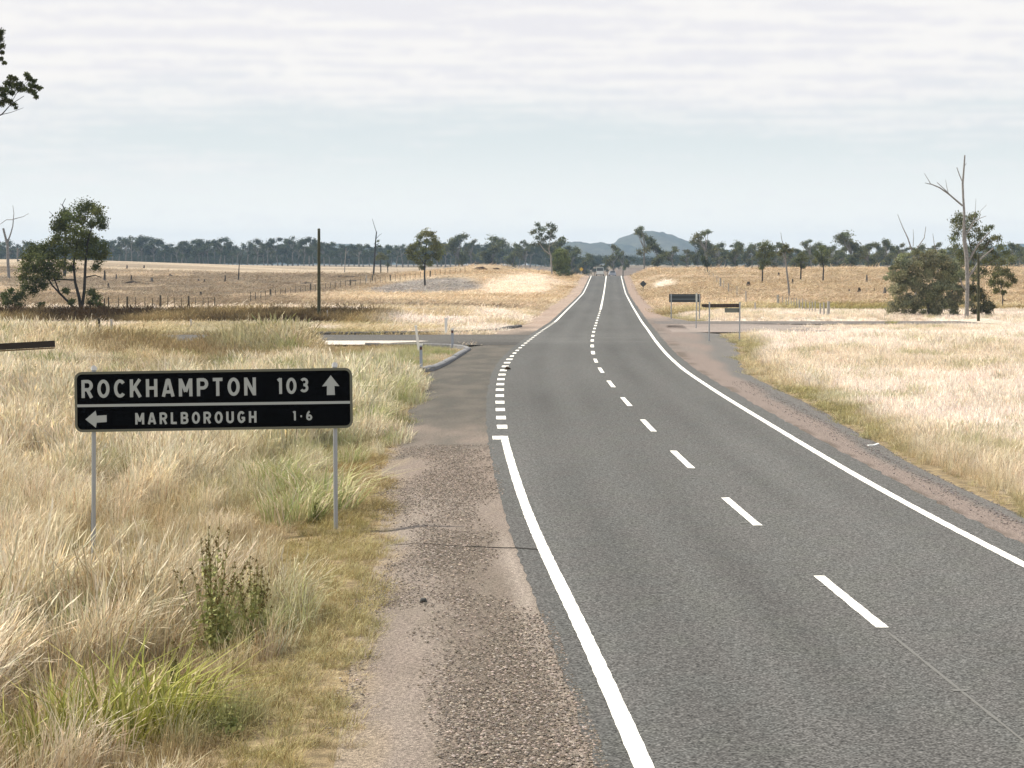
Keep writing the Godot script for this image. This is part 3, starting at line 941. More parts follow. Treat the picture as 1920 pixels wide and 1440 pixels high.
func stroke(g: Geo, line: Array, w: float, t: Transform3D, lift: float) -> void:
	var n := line.size()
	var a := []
	var b := []
	var closed: bool = n > 3 and line[0].distance_to(line[n - 1]) < 0.001
	for i in n:
		var p: Vector2 = line[i]
		var before: Vector2 = line[(i - 1 if i > 0 else (n - 2 if closed else 0))]
		var after: Vector2 = line[(i + 1 if i < n - 1 else (1 if closed else n - 1))]
		var d1 := (p - before).normalized() if p != before else (after - p).normalized()
		var d2 := (after - p).normalized() if p != after else d1
		var nor := (d1 + d2).normalized().orthogonal()
		var k := w * 0.5 / maxf(0.6, nor.dot(d1.orthogonal()))
		a.append(t * Vector3(p.x + nor.x * k, p.y + nor.y * k, lift))
		b.append(t * Vector3(p.x - nor.x * k, p.y - nor.y * k, lift))
	for i in n - 1:
		g.quad(b[i], b[i + 1], a[i + 1], a[i])

func lettering(board: Node3D, text: String, x0: float, x1: float, y0: float, tall: float, weight: float, mat: Material) -> void:   # fills x0 .. x1, each letter a piece of its own
	var total := 0.0
	for ch in text: total += glyph(ch)[0] * tall
	var gap := (x1 - x0 - total) / maxf(1.0, text.length() - 1)
	var x := x0
	for ch in text:
		var gl := glyph(ch)
		var g := Geo.new()
		for s in gl[1].size():
			stroke(g, gl[1][s], weight / tall, Transform3D(Basis.from_scale(Vector3(tall, tall, 1))), 0.0015 * s)
		put("letter" if ch.to_upper() != ch.to_lower() else "digit", g.mesh(), mat, board).position = Vector3(x, y0, 0.003)
		x += gl[0] * tall + gap

func polygon(list: Array, z0: float, z1: float) -> ArrayMesh:   # a flat outline (counterclockwise) with thickness
	var g := Geo.new()
	var poly := PackedVector2Array()
	for i in range(0, list.size(), 2): poly.append(Vector2(list[i], list[i + 1]))
	var ix := Geometry2D.triangulate_polygon(poly)
	for i in range(0, ix.size(), 3):
		var a := poly[ix[i]]
		var b := poly[ix[i + 1]]
		var c := poly[ix[i + 2]]
		if (b - a).cross(c - a) < 0.0:
			var q := b
			b = c
			c = q
		g.tri(Vector3(a.x, a.y, z1), Vector3(b.x, b.y, z1), Vector3(c.x, c.y, z1))
		g.tri(Vector3(a.x, a.y, z0), Vector3(c.x, c.y, z0), Vector3(b.x, b.y, z0))
	for i in poly.size():
		var a := poly[i]
		var b := poly[(i + 1) % poly.size()]
		g.quad(Vector3(a.x, a.y, z0), Vector3(b.x, b.y, z0), Vector3(b.x, b.y, z1), Vector3(a.x, a.y, z1))
	return g.mesh()

func rounded(w: float, h: float, r: float) -> Array:
	var out := []
	for k in [[1, 1, 0], [-1, 1, 90], [-1, -1, 180], [1, -1, 270]]:
		for p in arc(k[0] * (w / 2 - r), k[1] * (h / 2 - r), r, r, k[2], k[2] + 90, 5):
			out.append_array([p.x, p.y])
	return out

func frame(w: float, h: float, r: float, thick: float, z0: float, z1: float) -> ArrayMesh:
	var g := Geo.new()
	var o := rounded(w, h, r)
	var q := rounded(w - 2 * thick, h - 2 * thick, r - thick)
	var n := o.size() / 2
	for i in n:
		var j := (i + 1) % n
		var a := Vector3(o[2 * i], o[2 * i + 1], z1)
		var b := Vector3(o[2 * j], o[2 * j + 1], z1)
		var c := Vector3(q[2 * i], q[2 * i + 1], z1)
		var d := Vector3(q[2 * j], q[2 * j + 1], z1)
		var back := Vector3(0, 0, z0 - z1)
		g.quad(a, b, d, c)
		g.quad(a + back, b + back, b, a)
		g.quad(c, d, d + back, c + back)
	return g.mesh()

func rod(a: Vector3, b: Vector3, r: float, sides := 10) -> ArrayMesh:
	var g := Geo.new()
	g.tube([a, b], [r, r], sides)
	return g.mesh()

func boxes(list: Array) -> ArrayMesh:   # [size, middle] pairs
	var g := Geo.new()
	for b in list: g.box(b[0], Transform3D(Basis.IDENTITY, b[1]))
	return g.mesh()

func build_direction_sign() -> void:
	var d := 43.5
	var u := d / LENS                       # metres per unit of the frame at that distance
	var steel := plain("galvanised steel", Color(0.34, 0.36, 0.38), 0.5, 0.5)
	var print := plain("grey white print", Color(0.36, 0.39, 0.385), 0.8)
	var foot := ground((400 - 960) * u, d)
	var o := thing("direction_sign", "long black direction sign with grey white place names on two steel posts", "road sign", foot)
	var mid := at(400.5, 750, d) - foot
	var w := 521.0 * u
	var h := 113.0 * u
	var enamel := plain("black enamel", Color(0.0012, 0.0011, 0.0013), 0.7)
	enamel.metallic_specular = 0.12
	var board := put("board", polygon(rounded(w - 0.02, h - 0.02, 13 * u), -0.018, 0.0), enamel, o)
	board.position = mid
	board.rotation.z = deg_to_rad(0.9)
	put("border", frame(w, h, 14 * u, 4.6 * u, -0.022, 0.006), plain("weathered border", Color(0.115, 0.118, 0.085), 0.6), board)
	var divider := put("divider_line", boxes([[Vector3(w - 9.4 * u, 5.0 * u, 0.003), Vector3(0, -7.6 * u, 0.0035)]]), print, board)
	divider.rotation.z = deg_to_rad(-0.15)
	lettering(board, "ROCKHAMPTON", -247 * u, 79.5 * u, 7.6 * u, 33.5 * u, 6.1 * u, print)
	lettering(board, "10", 120 * u, 155.5 * u, 9.4 * u, 29.8 * u, 5.4 * u, print)
	lettering(board, "3", 163 * u, 180.5 * u, 12.2 * u, 26.5 * u, 4.8 * u, print)
	lettering(board, "MARLBOROUGH", -147 * u, 79.5 * u, -43.6 * u, 21.6 * u, 4.3 * u, print)
	lettering(board, "1.6", 148.5 * u, 184 * u, -40.6 * u, 17.4 * u, 3.5 * u, print)
	var up := [-7.6, -18.5, 7.6, -18.5, 7.0, -1.5, 16.3, -2.3, 0.3, 18.5, -16.3, -2.3, -7.0, -1.5]
	var side := [-20, 0, -0.5, -16, 1.4, -6.5, 20, -5.6, 20, 7.4, 1.4, 6.4, -0.5, 16]
	for k in up.size(): up[k] *= u
	for k in side.size(): side[k] *= u
	put("arrow", polygon(up, 0.001, 0.004), print, board).position = Vector3(220 * u, 24.5 * u, 0)
	put("arrow", polygon(side, 0.001, 0.004), print, board).position = Vector3(-221 * u, -32.5 * u, 0)
	clearings.append_array([Vector3(-7.1, 43.0, 1.1), Vector3(-6.7, 41.0, 1.1), Vector3(-6.35, 39.0, 1.0), Vector3(-6.0, 36.8, 0.9), Vector3(-2.95, 42.8, 0.5)])
	for p in [[176.0, 690.0, 1056.0, -0.5], [627.5, 684.0, 992.0, 2.5]]:
		var top := at(p[0], p[1], d + 0.06) - foot
		var low := at(p[0] + p[3], p[2], d + 0.06) - foot
		var post := put("post", rod(low - Vector3(0, 0.3, 0), top, 0.038), steel, o)
		var cap := Geo.new()
		cap.tube([top + Vector3(0, -0.035, 0), top + Vector3(0, 0.0, 0), top + Vector3(0, 0.03, 0), top + Vector3(0, 0.045, 0)], [0.05, 0.055, 0.04, 0.01], 10)
		put("post_cap", cap.mesh(), plain("pale cap", Color(0.62, 0.64, 0.66), 0.4, 0.2), post)
		for k in [0.16, h - 0.16]:
			put("clamp", boxes([[Vector3(0.14, 0.05, 0.07), mid + Vector3(top.x - mid.x, -h / 2 + k + (top.x - mid.x) * 0.0157, -0.06)]]), steel, post)
	var sl := at(172.2, 1000, d + 0.08) - foot
	put("ground_stub", boxes([[Vector3(0.03, 0.72, 0.04), sl]]), plain("dull steel", Color(0.13, 0.14, 0.15), 0.6, 0.4), o)

func guide_post(label: String, px: float, top: float, foot_row: float, px_top: float, width: float, d: float, mat: Material, red: bool) -> void:
	var foot := at(px, foot_row, d)
	foot.y = minf(foot.y, height(foot.x, d)) - 0.1
	var o := thing("guide_post", label, "guide post", foot, 0.0, "guide posts at the junction")
	var tip := at(px_top, top, d) - foot
	var g := Geo.new()
	var w := width / LENS * d
	var t := Transform3D(Basis(Quaternion(Vector3.UP, tip.normalized())), tip * 0.5)
	g.box(Vector3(w, tip.length(), 0.05), t)
	var post := put("post", g.mesh(), mat, o)
	var c := Geo.new()
	c.box(Vector3(w * 1.25, 0.09, 0.065), Transform3D(t.basis, tip * 0.985))
	put("cap", c.mesh(), mats["white_paint"], post)
	if red:
		var q := Geo.new()
		q.box(Vector3(w * 0.8, 0.13, 0.012), Transform3D(t.basis, tip * 0.86 + Vector3(0, 0, 0.031)))
		put("reflector", q.mesh(), plain("dark red reflector", Color(0.09, 0.03, 0.025), 0.3), post)

func build_small_signs() -> void:
	var steel := plain("galvanised steel", Color(0.34, 0.36, 0.38), 0.5, 0.5)
	var back := plain("dark sign back", Color(0.035, 0.042, 0.043), 0.6)
	# sign seen from behind, far side of the gravel road
	var d := 212.0
	var o := thing("back_of_sign", "dark back of a wide sign on two thin posts beyond the right gravel side road", "road sign", ground((1284 - 960) / LENS * d, d))
	put("board", boxes([[Vector3(2.62, 0.68, 0.02), at(1284, 559, d) - o.position]]), back, o)
	put("rail", boxes([[Vector3(2.5, 0.09, 0.03), at(1284, 561, d) - o.position + Vector3(0, 0, 0.026)], [Vector3(2.5, 0.05, 0.03), at(1284, 553.5, d) - o.position + Vector3(0, 0, 0.026)]]), plain("rail steel", Color(0.13, 0.15, 0.155), 0.6, 0.3), o)
	for px in [1258.5, 1311.5]:
		put("post", rod(at(px, 598, d) - o.position, at(px, 551, d) - o.position + Vector3(0, 0, 0.07), 0.05, 8), steel, o)
	d = 181.0
	o = thing("narrow_sign", "slender pale post with a narrow plate seen edge on, before the dark sign back", "road sign", ground((1305.5 - 960) / LENS * d, d))
	put("post", rod(at(1305, 618, d) - o.position, at(1306.5, 550, d) - o.position, 0.042, 8), steel, o)
	put("plate", boxes([[Vector3(0.09, 0.62, 0.5), at(1306.3, 558, d) - o.position]]), plain("pale plate edge", Color(0.42, 0.44, 0.40), 0.6), o)
	d = 147.0
	o = thing("fingerboard_sign", "pair of thin grey posts carrying a narrow dark board above a short grey one", "road sign", ground((1358 - 960) / LENS * d, d))
	for px in [1330.0, 1387.0]:
		put("post", rod(at(px - 0.6, 652, d) - o.position, at(px + 0.4, 566, d) - o.position, 0.045, 8), steel, o)
	var rust := plain("dark rust back", Color(0.042, 0.028, 0.020), 0.7)
	var fb := put("fingerboard", polygon([-1.12, -0.06, -0.9, -0.125, 1.12, -0.115, 1.12, 0.10, -1.12, 0.075], -0.02, 0.02), rust, o)
	fb.position = at(1352, 572.6, d) - o.position + Vector3(0, 0, -0.07)
	for k in 11:
		put("rivet", boxes([[Vector3(0.05, 0.12, 0.014), Vector3(-0.8 + k * 0.18, -0.01, 0.027)]]), plain("rust streak", Color(0.10, 0.065, 0.04), 0.8), fb)
	put("short_board", boxes([[Vector3(0.86, 0.21, 0.025), at(1373, 582.6, d) - o.position + Vector3(0, 0, -0.07)], [Vector3(0.86, 0.07, 0.06), at(1373, 579.8, d) - o.position + Vector3(0, 0.03, -0.05)]]), plain("grey green back", Color(0.16, 0.18, 0.155), 0.6), o)
	# diamonds
	d = 418.0
	o = thing("warning_sign", "dark back of a small diamond warning sign by the right edge of the rising road", "road sign", ground((1206 - 960) / LENS * d, d))
	put("plate", polygon([0, -0.56, 0.56, 0, 0, 0.56, -0.56, 0], -0.02, 0.02), back, o).position = at(1206, 532.3, d) - o.position
	put("post", rod(Vector3(0, -0.2, -0.05), at(1206, 528, d) - o.position + Vector3(0, 0, -0.06), 0.04, 6), back, o)
	d = 640.0
	o = thing("warning_sign", "small yellow diamond warning sign left of the road at the crest", "road sign", ground((1090 - 960) / LENS * d, d))
	put("plate", polygon([0, -0.52, 0.52, 0, 0, 0.52, -0.52, 0], -0.02, 0.02), plain("sign yellow", Color(0.62, 0.40, 0.04), 0.6), o).position = at(1090, 504.8, d) - o.position
	put("post", rod(Vector3(0, -0.3, -0.05), at(1090, 505, d) - o.position + Vector3(0, 0, -0.06), 0.06, 6), plain("pale post", Color(0.35, 0.35, 0.35)), o)
	# the end of a long board that enters from the left border
	d = 98.0
	o = thing("fingerboard_sign", "weathered dark wooden fingerboard reaching in from the left border", "road sign", ground(-20.5, d))
	var a := at(103.0, 644.5, d) - o.position
	var b := at(-190, 660.5, d) - o.position
	var dir := (a - b).normalized()
	var g := Geo.new()
	g.box(Vector3(a.distance_to(b), 0.25, 0.05), Transform3D(Basis(dir, Vector3.UP.cross(dir).cross(dir) * -1.0, Vector3(0, 0, 1)), (a + b) * 0.5))
	var plank := put("board", g.mesh(), plain("dark plank", Color(0.022, 0.014, 0.008), 0.85), o)
	var g2 := Geo.new()
	g2.box(Vector3(a.distance_to(b) - 0.1, 0.05, 0.06), Transform3D(Basis(dir, Vector3.UP.cross(dir).cross(dir) * -1.0, Vector3(0, 0, 1)), (a + b) * 0.5 + Vector3(0.04, -0.16, 0.012)))
	put("batten", g2.mesh(), plain("brown batten", Color(0.12, 0.075, 0.035), 0.85), plank)
	for px in [-25.0, -150.0]:
		var x: float = (px - 960) / LENS * d - o.position.x
		put("post", rod(Vector3(x, -0.4, -0.09), Vector3(x, b.y + 0.25, -0.09), 0.06, 8), plain("dark plank", Color(0.02, 0.014, 0.008)), o)

func build_posts() -> void:
	var white: Material = mats["white_paint"]
	var grey := plain("shaded grey wood", Color(0.33, 0.37, 0.44), 0.8)  # blue-grey of the shaded camera-facing side put into the post colour
	guide_post("bright white guide post on the far edge of the side road", 836, 597, 629, 836.5, 5.0, 161.5, white, false)
	guide_post("leaning white guide post, leftmost at the near corner of the junction", 786, 611, 655, 779.5, 4.2, 131.0, white, false)
	guide_post("shade grey guide post with dark reflector behind the grassy island at the junction", 848.8, 616.5, 650, 848, 4.6, 136.0, grey, true)
	guide_post("shade grey guide post with dark reflector nearest the curved kerb end", 790, 645, 692, 789, 5.4, 107.0, grey, true)
	var stake := plain("dark stake", Color(0.05, 0.042, 0.028), 0.9)
	for e in [[186, 597, 626, 4.0, 164.0, "dark wooden stake standing in the left grass under the big multi stemmed tree", 0], [209, 598, 624, 4.2, 166.0, "pale grey stake just right of the dark wooden stake", 1],
			[7, 597, 609, 4.0, 190.0, "short dark stump of a post at the left border", 0], [358, 598, 618, 2.6, 178.0, "thin pale stake in front of the dark grassy bank", 1], [614, 582, 600, 2.0, 196.0, "thin pale stake just right of the telephone pole", 1], [1416, 567, 578, 2.6, 232.0, "thin pale post right of the narrow dark fingerboard", 1]]:
		var p := at(e[0], e[2], e[4])
		p.y = minf(p.y, height(p.x, e[4])) - 0.05
		var g := Geo.new()
		var top := at(e[0], e[1], e[4]) - p
		var w: float = e[3] / LENS * e[4]
		g.box(Vector3(w, top.y, w * 0.8), Transform3D(Basis(Vector3(0, 0, 1), 0.03), Vector3(0, top.y / 2, 0)))
		var o := put("stake", g.mesh(), stake if e[6] == 0 else plain("pale stake", Color(0.45, 0.43, 0.42), 0.9))
		o.position = p
		tag(o, e[5], "stake", "stakes in the verge grass")
	# poles
	var wood := bark("pole wood", Color(0.10, 0.10, 0.045))
	for e in [[598, 429, 606, 3.4, 197.0, "tall plain telephone pole standing on the dark bank left of the highway"], [1834.5, 475, 598, 2.8, 205.0, "plain straight pole just right of the bare dead tree"]]:
		var foot := at(e[0], e[2], e[4])
		foot.y = minf(foot.y, height(foot.x, e[4])) - 0.1
		var o := thing("utility_pole", e[5], "pole", foot)
		var top := at(e[0], e[1], e[4]) - foot
		var r: float = e[3] / LENS * e[4]
		var g := Geo.new()
		g.tube([Vector3.ZERO, top * 0.5, top], [r * 1.05, r * 0.92, r * 0.78], 10)
		put("pole", g.mesh(), wood, o)
		var c := Geo.new()
		c.tube([top - Vector3(0, 0.12, 0), top + Vector3(0, 0.03, 0)], [r * 0.86, r * 0.5], 10)
		put("cap", c.mesh(), plain("pole cap", Color(0.16, 0.17, 0.15)), o)
	# kerbs at the corners of the side road
	kerb("kerb", "broken concrete kerb curving round the near corner of the side road", [[-3.75, 105.6], [-3.45, 107.0], [-3.05, 112.0], [-2.72, 119.5], [-2.45, 127.0], [-2.2, 133.5], [-3.6, 137.6], [-8.0, 138.6]], 0.11, 0.24, Color(0.40, 0.41, 0.44))
	kerb("kerb", "low dark kerb along the far side of the side road ending beside the highway", [[-15.5, 161.4], [-12.0, 161.6], [-5.5, 162.0], [-2.4, 165.5], [-0.9, 171.0], [-0.2, 178.0], [0.65, 184.5]], 0.17, 0.3, Color(0.17, 0.165, 0.16))  # concrete colour darkened to carry the shade on the camera-facing side

func kerb(called: String, label: String, list: Array, tall: float, wide: float, tone: Color) -> void:
	var o := Node3D.new()
	o.name = numbered(called)
	add_child(o)
	tag(o, label, "", "", "structure")
	var mat := bark("kerb concrete %.2f" % tone.r, tone)
	var curve := Curve3D.new()
	for p in list: curve.add_point(Vector3(p[0], look(road_height, p[1]), -p[1]))
	var total := curve.get_baked_length()
	var s := 0.0
	var k := 0
	while s < total - 0.4:
		var e := minf(s + 2.4, total)
		var g := Geo.new()
		var a := curve.sample_baked(s + 0.02)
		var b := curve.sample_baked(e - 0.02)
		var dir := (b - a).normalized()
		var out := dir.cross(Vector3.UP)
		var prof := [Vector2(-wide / 2, -0.15), Vector2(wide / 2, -0.15), Vector2(wide / 2, tall * 0.45), Vector2(wide / 2 - 0.06, tall * 0.85), Vector2(wide / 2 - 0.14, tall), Vector2(-wide / 2 + 0.04, tall), Vector2(-wide / 2, tall - 0.04)]
		var drop := rng.randf_range(-0.02, 0.015)
		for i in prof.size():
			var j := (i + 1) % prof.size()
			var pi_: Vector3 = out * prof[i].x + Vector3.UP * (prof[i].y + drop)
			var pj: Vector3 = out * prof[j].x + Vector3.UP * (prof[j].y + drop)
			g.quad(a + pi_, b + pi_, b + pj, a + pj)
		for i in range(1, prof.size() - 1):
			g.tri(a + out * prof[0].x + Vector3.UP * prof[0].y, a + out * prof[i + 1].x + Vector3.UP * (prof[i + 1].y + drop), a + out * prof[i].x + Vector3.UP * (prof[i].y + drop))
			g.tri(b + out * prof[0].x + Vector3.UP * prof[0].y, b + out * prof[i].x + Vector3.UP * (prof[i].y + drop), b + out * prof[i + 1].x + Vector3.UP * (prof[i + 1].y + drop))
		put("kerb_segment", g.mesh(), mat, o)
		s = e
		k += 1

func build_fences() -> void:
	var wood := plain("fence wood", Color(0.075, 0.065, 0.045), 0.95)
	var pale := plain("grey fence wood", Color(0.34, 0.33, 0.31), 0.95)
	var wire := plain("fence wire", Color(0.09, 0.08, 0.07), 0.6, 0.5)
	# row along the top of the dark bank
	var list := [[195, 592, 1], [204, 592, 1], [222, 591, 0], [239, 590, 2], [254, 589, 0], [271, 588, 0], [286, 587, 0], [301, 586, 2], [314, 585, 0], [327, 584, 0], [340, 583, 0], [354, 582, 2], [367, 581, 0], [380, 580, 0], [391, 579, 0], [403, 578, 1]]
	fence("fence", "close set dark fence pickets along the top of the dark grassy bank", list, 1.18, wood, wire, 208.0)
	var far := []
	for i in 44:
		var t := i / 43.0
		var x := lerpf(470.0, 872.0, t)
		far.append([x, lerpf(566.0, 511.5, pow(t, 0.82)), 2 if i % 8 == 4 else 0])
	fence("fence", "long dark fence line running back across the left paddock towards the far wood", far, 1.2, wood, wire, 0.0)
	var right := [[1399, 567, 1], [1382, 557, 0], [1366, 548, 1], [1357, 541, 0], [1351, 538, 2], [1344, 530, 0], [1337, 524, 0], [1330, 519, 0], [1322, 514, 0]]
	fence("fence", "fence climbing the right paddock with one thick pale post", right, 1.3, pale, wire, 0.0)
	var row := [[1459, 576, 2], [1468, 577, 0], [1474, 578, 0], [1479, 578, 0], [1484, 579, 0], [1489, 580, 0], [1494, 581, 0], [1499, 582, 1], [1504, 583, 0], [1511, 585, 0], [1518, 587, 0], [1523, 588, 0], [1528, 589, 0], [1538, 591, 1], [1545, 592, 1], [1553, 593, 2]]
	fence("fence", "short row of grey fence posts beyond the pale grass of the right verge", row, 1.1, pale, wire, 0.0)
	# gate posts where the left fence meets the rise
	for e in [[687, 528, 2.6, "pale fence strainer post beside the tall dead trunk"], [698, 528, 2.4, "dark fence strainer post beside the tall dead trunk"]]:
		var p := spot(e[0], e[1], 300.0)
		var g := Geo.new()
		var k: float = -p.z / LENS
		g.tube([Vector3(0, -0.2, 0), Vector3(0, 11.5 * k, 0)], [e[2] * k * 0.5, e[2] * k * 0.45], 6)
		var o := put("strainer_post", g.mesh(), pale if e[0] == 687 else wood)
		o.position = p
		tag(o, e[3], "fence post", "")

func fence(called: String, label: String, list: Array, tall: float, mat: Material, wire: Material, fixed: float) -> void:
	var first := spot(list[0][0], list[0][1], 190.0)
	var o := thing(called, label, "fence", first)
	var tops := []
	for e in list:
		var p := spot(e[0], e[1], 190.0)
		if fixed > 0.0:
			var d: float = fixed + (list[0][1] - e[1]) * 1.6
			p = ground((e[0] - 960) / LENS * d, d)
		var r: float = [0.035, 0.06, 0.10][e[2]] * (1.0 if fixed > 0.0 else 1.5)
		var h := tall * rng.randf_range(0.9, 1.05) * (1.12 if e[2] == 2 else 1.0)
		var g := Geo.new()
		g.tube([p - first + Vector3(0, -0.2, 0), p - first + Vector3(rng.randf_range(-0.05, 0.05), h, 0)], [r, r * 0.85], 6)
		put("fence_post", g.mesh(), mat, o)
		tops.append(p - first)
	for k in [0.35, 0.7, 1.0]:
		var g := Geo.new()
		var line := []
		var rad := []
		for p in tops:
			line.append(p + Vector3(0, tall * k * 0.92, 0.05))
			rad.append(0.008)
		g.tube(line, rad, 4, false)
		put("wire", g.mesh(), wire, o)

func build_paddock_litter() -> void:
	var dark := bark("charred wood", Color(0.07, 0.055, 0.04))
	var grey := bark("grey dead wood", Color(0.26, 0.235, 0.21))
	# stumps: px, row of the foot, height and width in frame units
	for e in [[203, 541, 10, 4, 0, "squat dark stump in the left paddock behind the fence pickets"], [376, 555, 8, 5, 0, "black stump in the left paddock above the picket row"], [246, 527, 11, 3, 0, "upright stump in the left paddock left of the fallen branch"],
			[218, 524, 10, 3, 1, "pale upright stump in the left paddock nearest the multi stemmed tree"], [196, 527, 20, 4, 0, "dark post like snag right beside the multi stemmed tree"], [422, 528, 12, 3, 0, "split snag in the left paddock"],
			[383, 529, 6, 3, 0, "small stump of a close pair in the left paddock, right one"], [372, 528, 5, 3, 0, "small stump of a close pair in the left paddock, left one"], [284, 528, 7, 6, 1, "pale broken stump in the middle of the left paddock"], [238, 504, 7, 3, 0, "far small stump on the pale band of the left paddock"], [270, 503, 6, 3, 0, "far small stump right of another on the pale band"],
			[1403, 537, 9, 8, 0, "wide flared stump on pale ground in the right paddock"], [1460, 519, 8, 4, 0, "small stump near the top of the right paddock"], [1486, 532, 9, 4, 0, "small stump right of the leaning dead trunk"], [1625, 529, 14, 4, 1, "tall grey stump alone in the upper right paddock"],
			[1611, 548, 9, 6, 0, "round black stump in the right paddock left of the big bush"], [1592, 547, 5, 3, 0, "tiny brown stump left of the round black stump"], [1659, 551, 12, 6, 1, "upright grey green stump beside the big bush"], [1639, 547, 7, 2, 0, "thin stick like stump between the round black stump and the big bush"], [1490, 556, 4, 3, 0, "low stub at the foot of the leaning dead trunk"]]:
		var p := spot(e[0], e[1], 200.0)
		var k: float = -p.z / LENS
		var g := Geo.new()
		var h: float = e[2] * k
		var r: float = e[3] * k * 0.5
		g.tube([Vector3(0, -0.2, 0), Vector3(0, h * 0.15, 0), Vector3(r * 0.2, h * 0.6, 0), Vector3(r * 0.1, h, 0)], [r * 1.7, r * 1.15, r * 0.9, r * 0.6], 7)
		var o := put("tree_stump", g.mesh(), dark if e[4] == 0 else grey)
		o.position = p
		tag(o, e[5], "stump", "stumps in the paddocks")
	# fallen wood
	for e in [[[[222, 532, 2], [236, 530, 3], [250, 528.5, 5], [262, 531, 3], [285, 532.5, 1.5]], 0, "long low fallen branch lying in the left paddock"], [[[317, 513, 4], [321, 517, 4], [331, 521, 3.5], [340, 524, 1.5]], 0, "broken dark branch propped up in the left paddock"], [[[610, 519, 2], [640, 518, 3.5], [665, 519, 2]], 0, "long dark log right of the telephone pole"],
			[[[40, 587, 3], [58, 578, 3], [72, 571, 2]], 1, "pale bare log leaning by the multi stemmed tree"], [[[560, 530.5, 1.5], [575, 530, 3], [586, 531, 1]], 0, "small dark log left of the telephone pole"], [[[1870, 566, 2], [1882, 563, 4], [1896, 568, 2]], 0, "dark fallen log in the right paddock past the pole"], [[[650, 524, 1.5], [668, 526, 2.5]], 1, "short pale log in the left paddock right of the telephone pole"]]:
		var p := spot(e[0][1][0], e[0][1][1] + 2, 180.0)
		var o := pixel_tree("fallen_log", e[2], "log", -p.z, p, [e[0]], [], 0.0, 0.0, Color.WHITE, "charred wood" if e[1] == 0 else "grey dead wood")
		o.set_meta("group", "fallen wood in the paddocks")
	# dug openings in the earth mounds
	for e in [[901, 505.5, 26, 7, "dark undercut hollow in the left earth mound"], [930, 505, 14, 4, "small dark hollow in the right earth mound"]]:
		var p := spot(e[0], e[1], 480.0)
		var k: float = -p.z / LENS
		var g := Geo.new()
		g.tube([Vector3(-e[2] * k * 0.5, -0.1, 0.5), Vector3(-e[2] * k * 0.2, e[3] * k * 0.3, 0.7), Vector3(e[2] * k * 0.15, e[3] * k * 0.35, 0.7), Vector3(e[2] * k * 0.5, 0, 0.4)], [0.15, e[3] * k * 0.42, e[3] * k * 0.5, 0.1], 7)
		var o := put("dug_earth", g.mesh(), plain("dug earth", Color(0.05, 0.03, 0.018), 1.0))
		o.position = p
		tag(o, e[4], "dug earth", "")

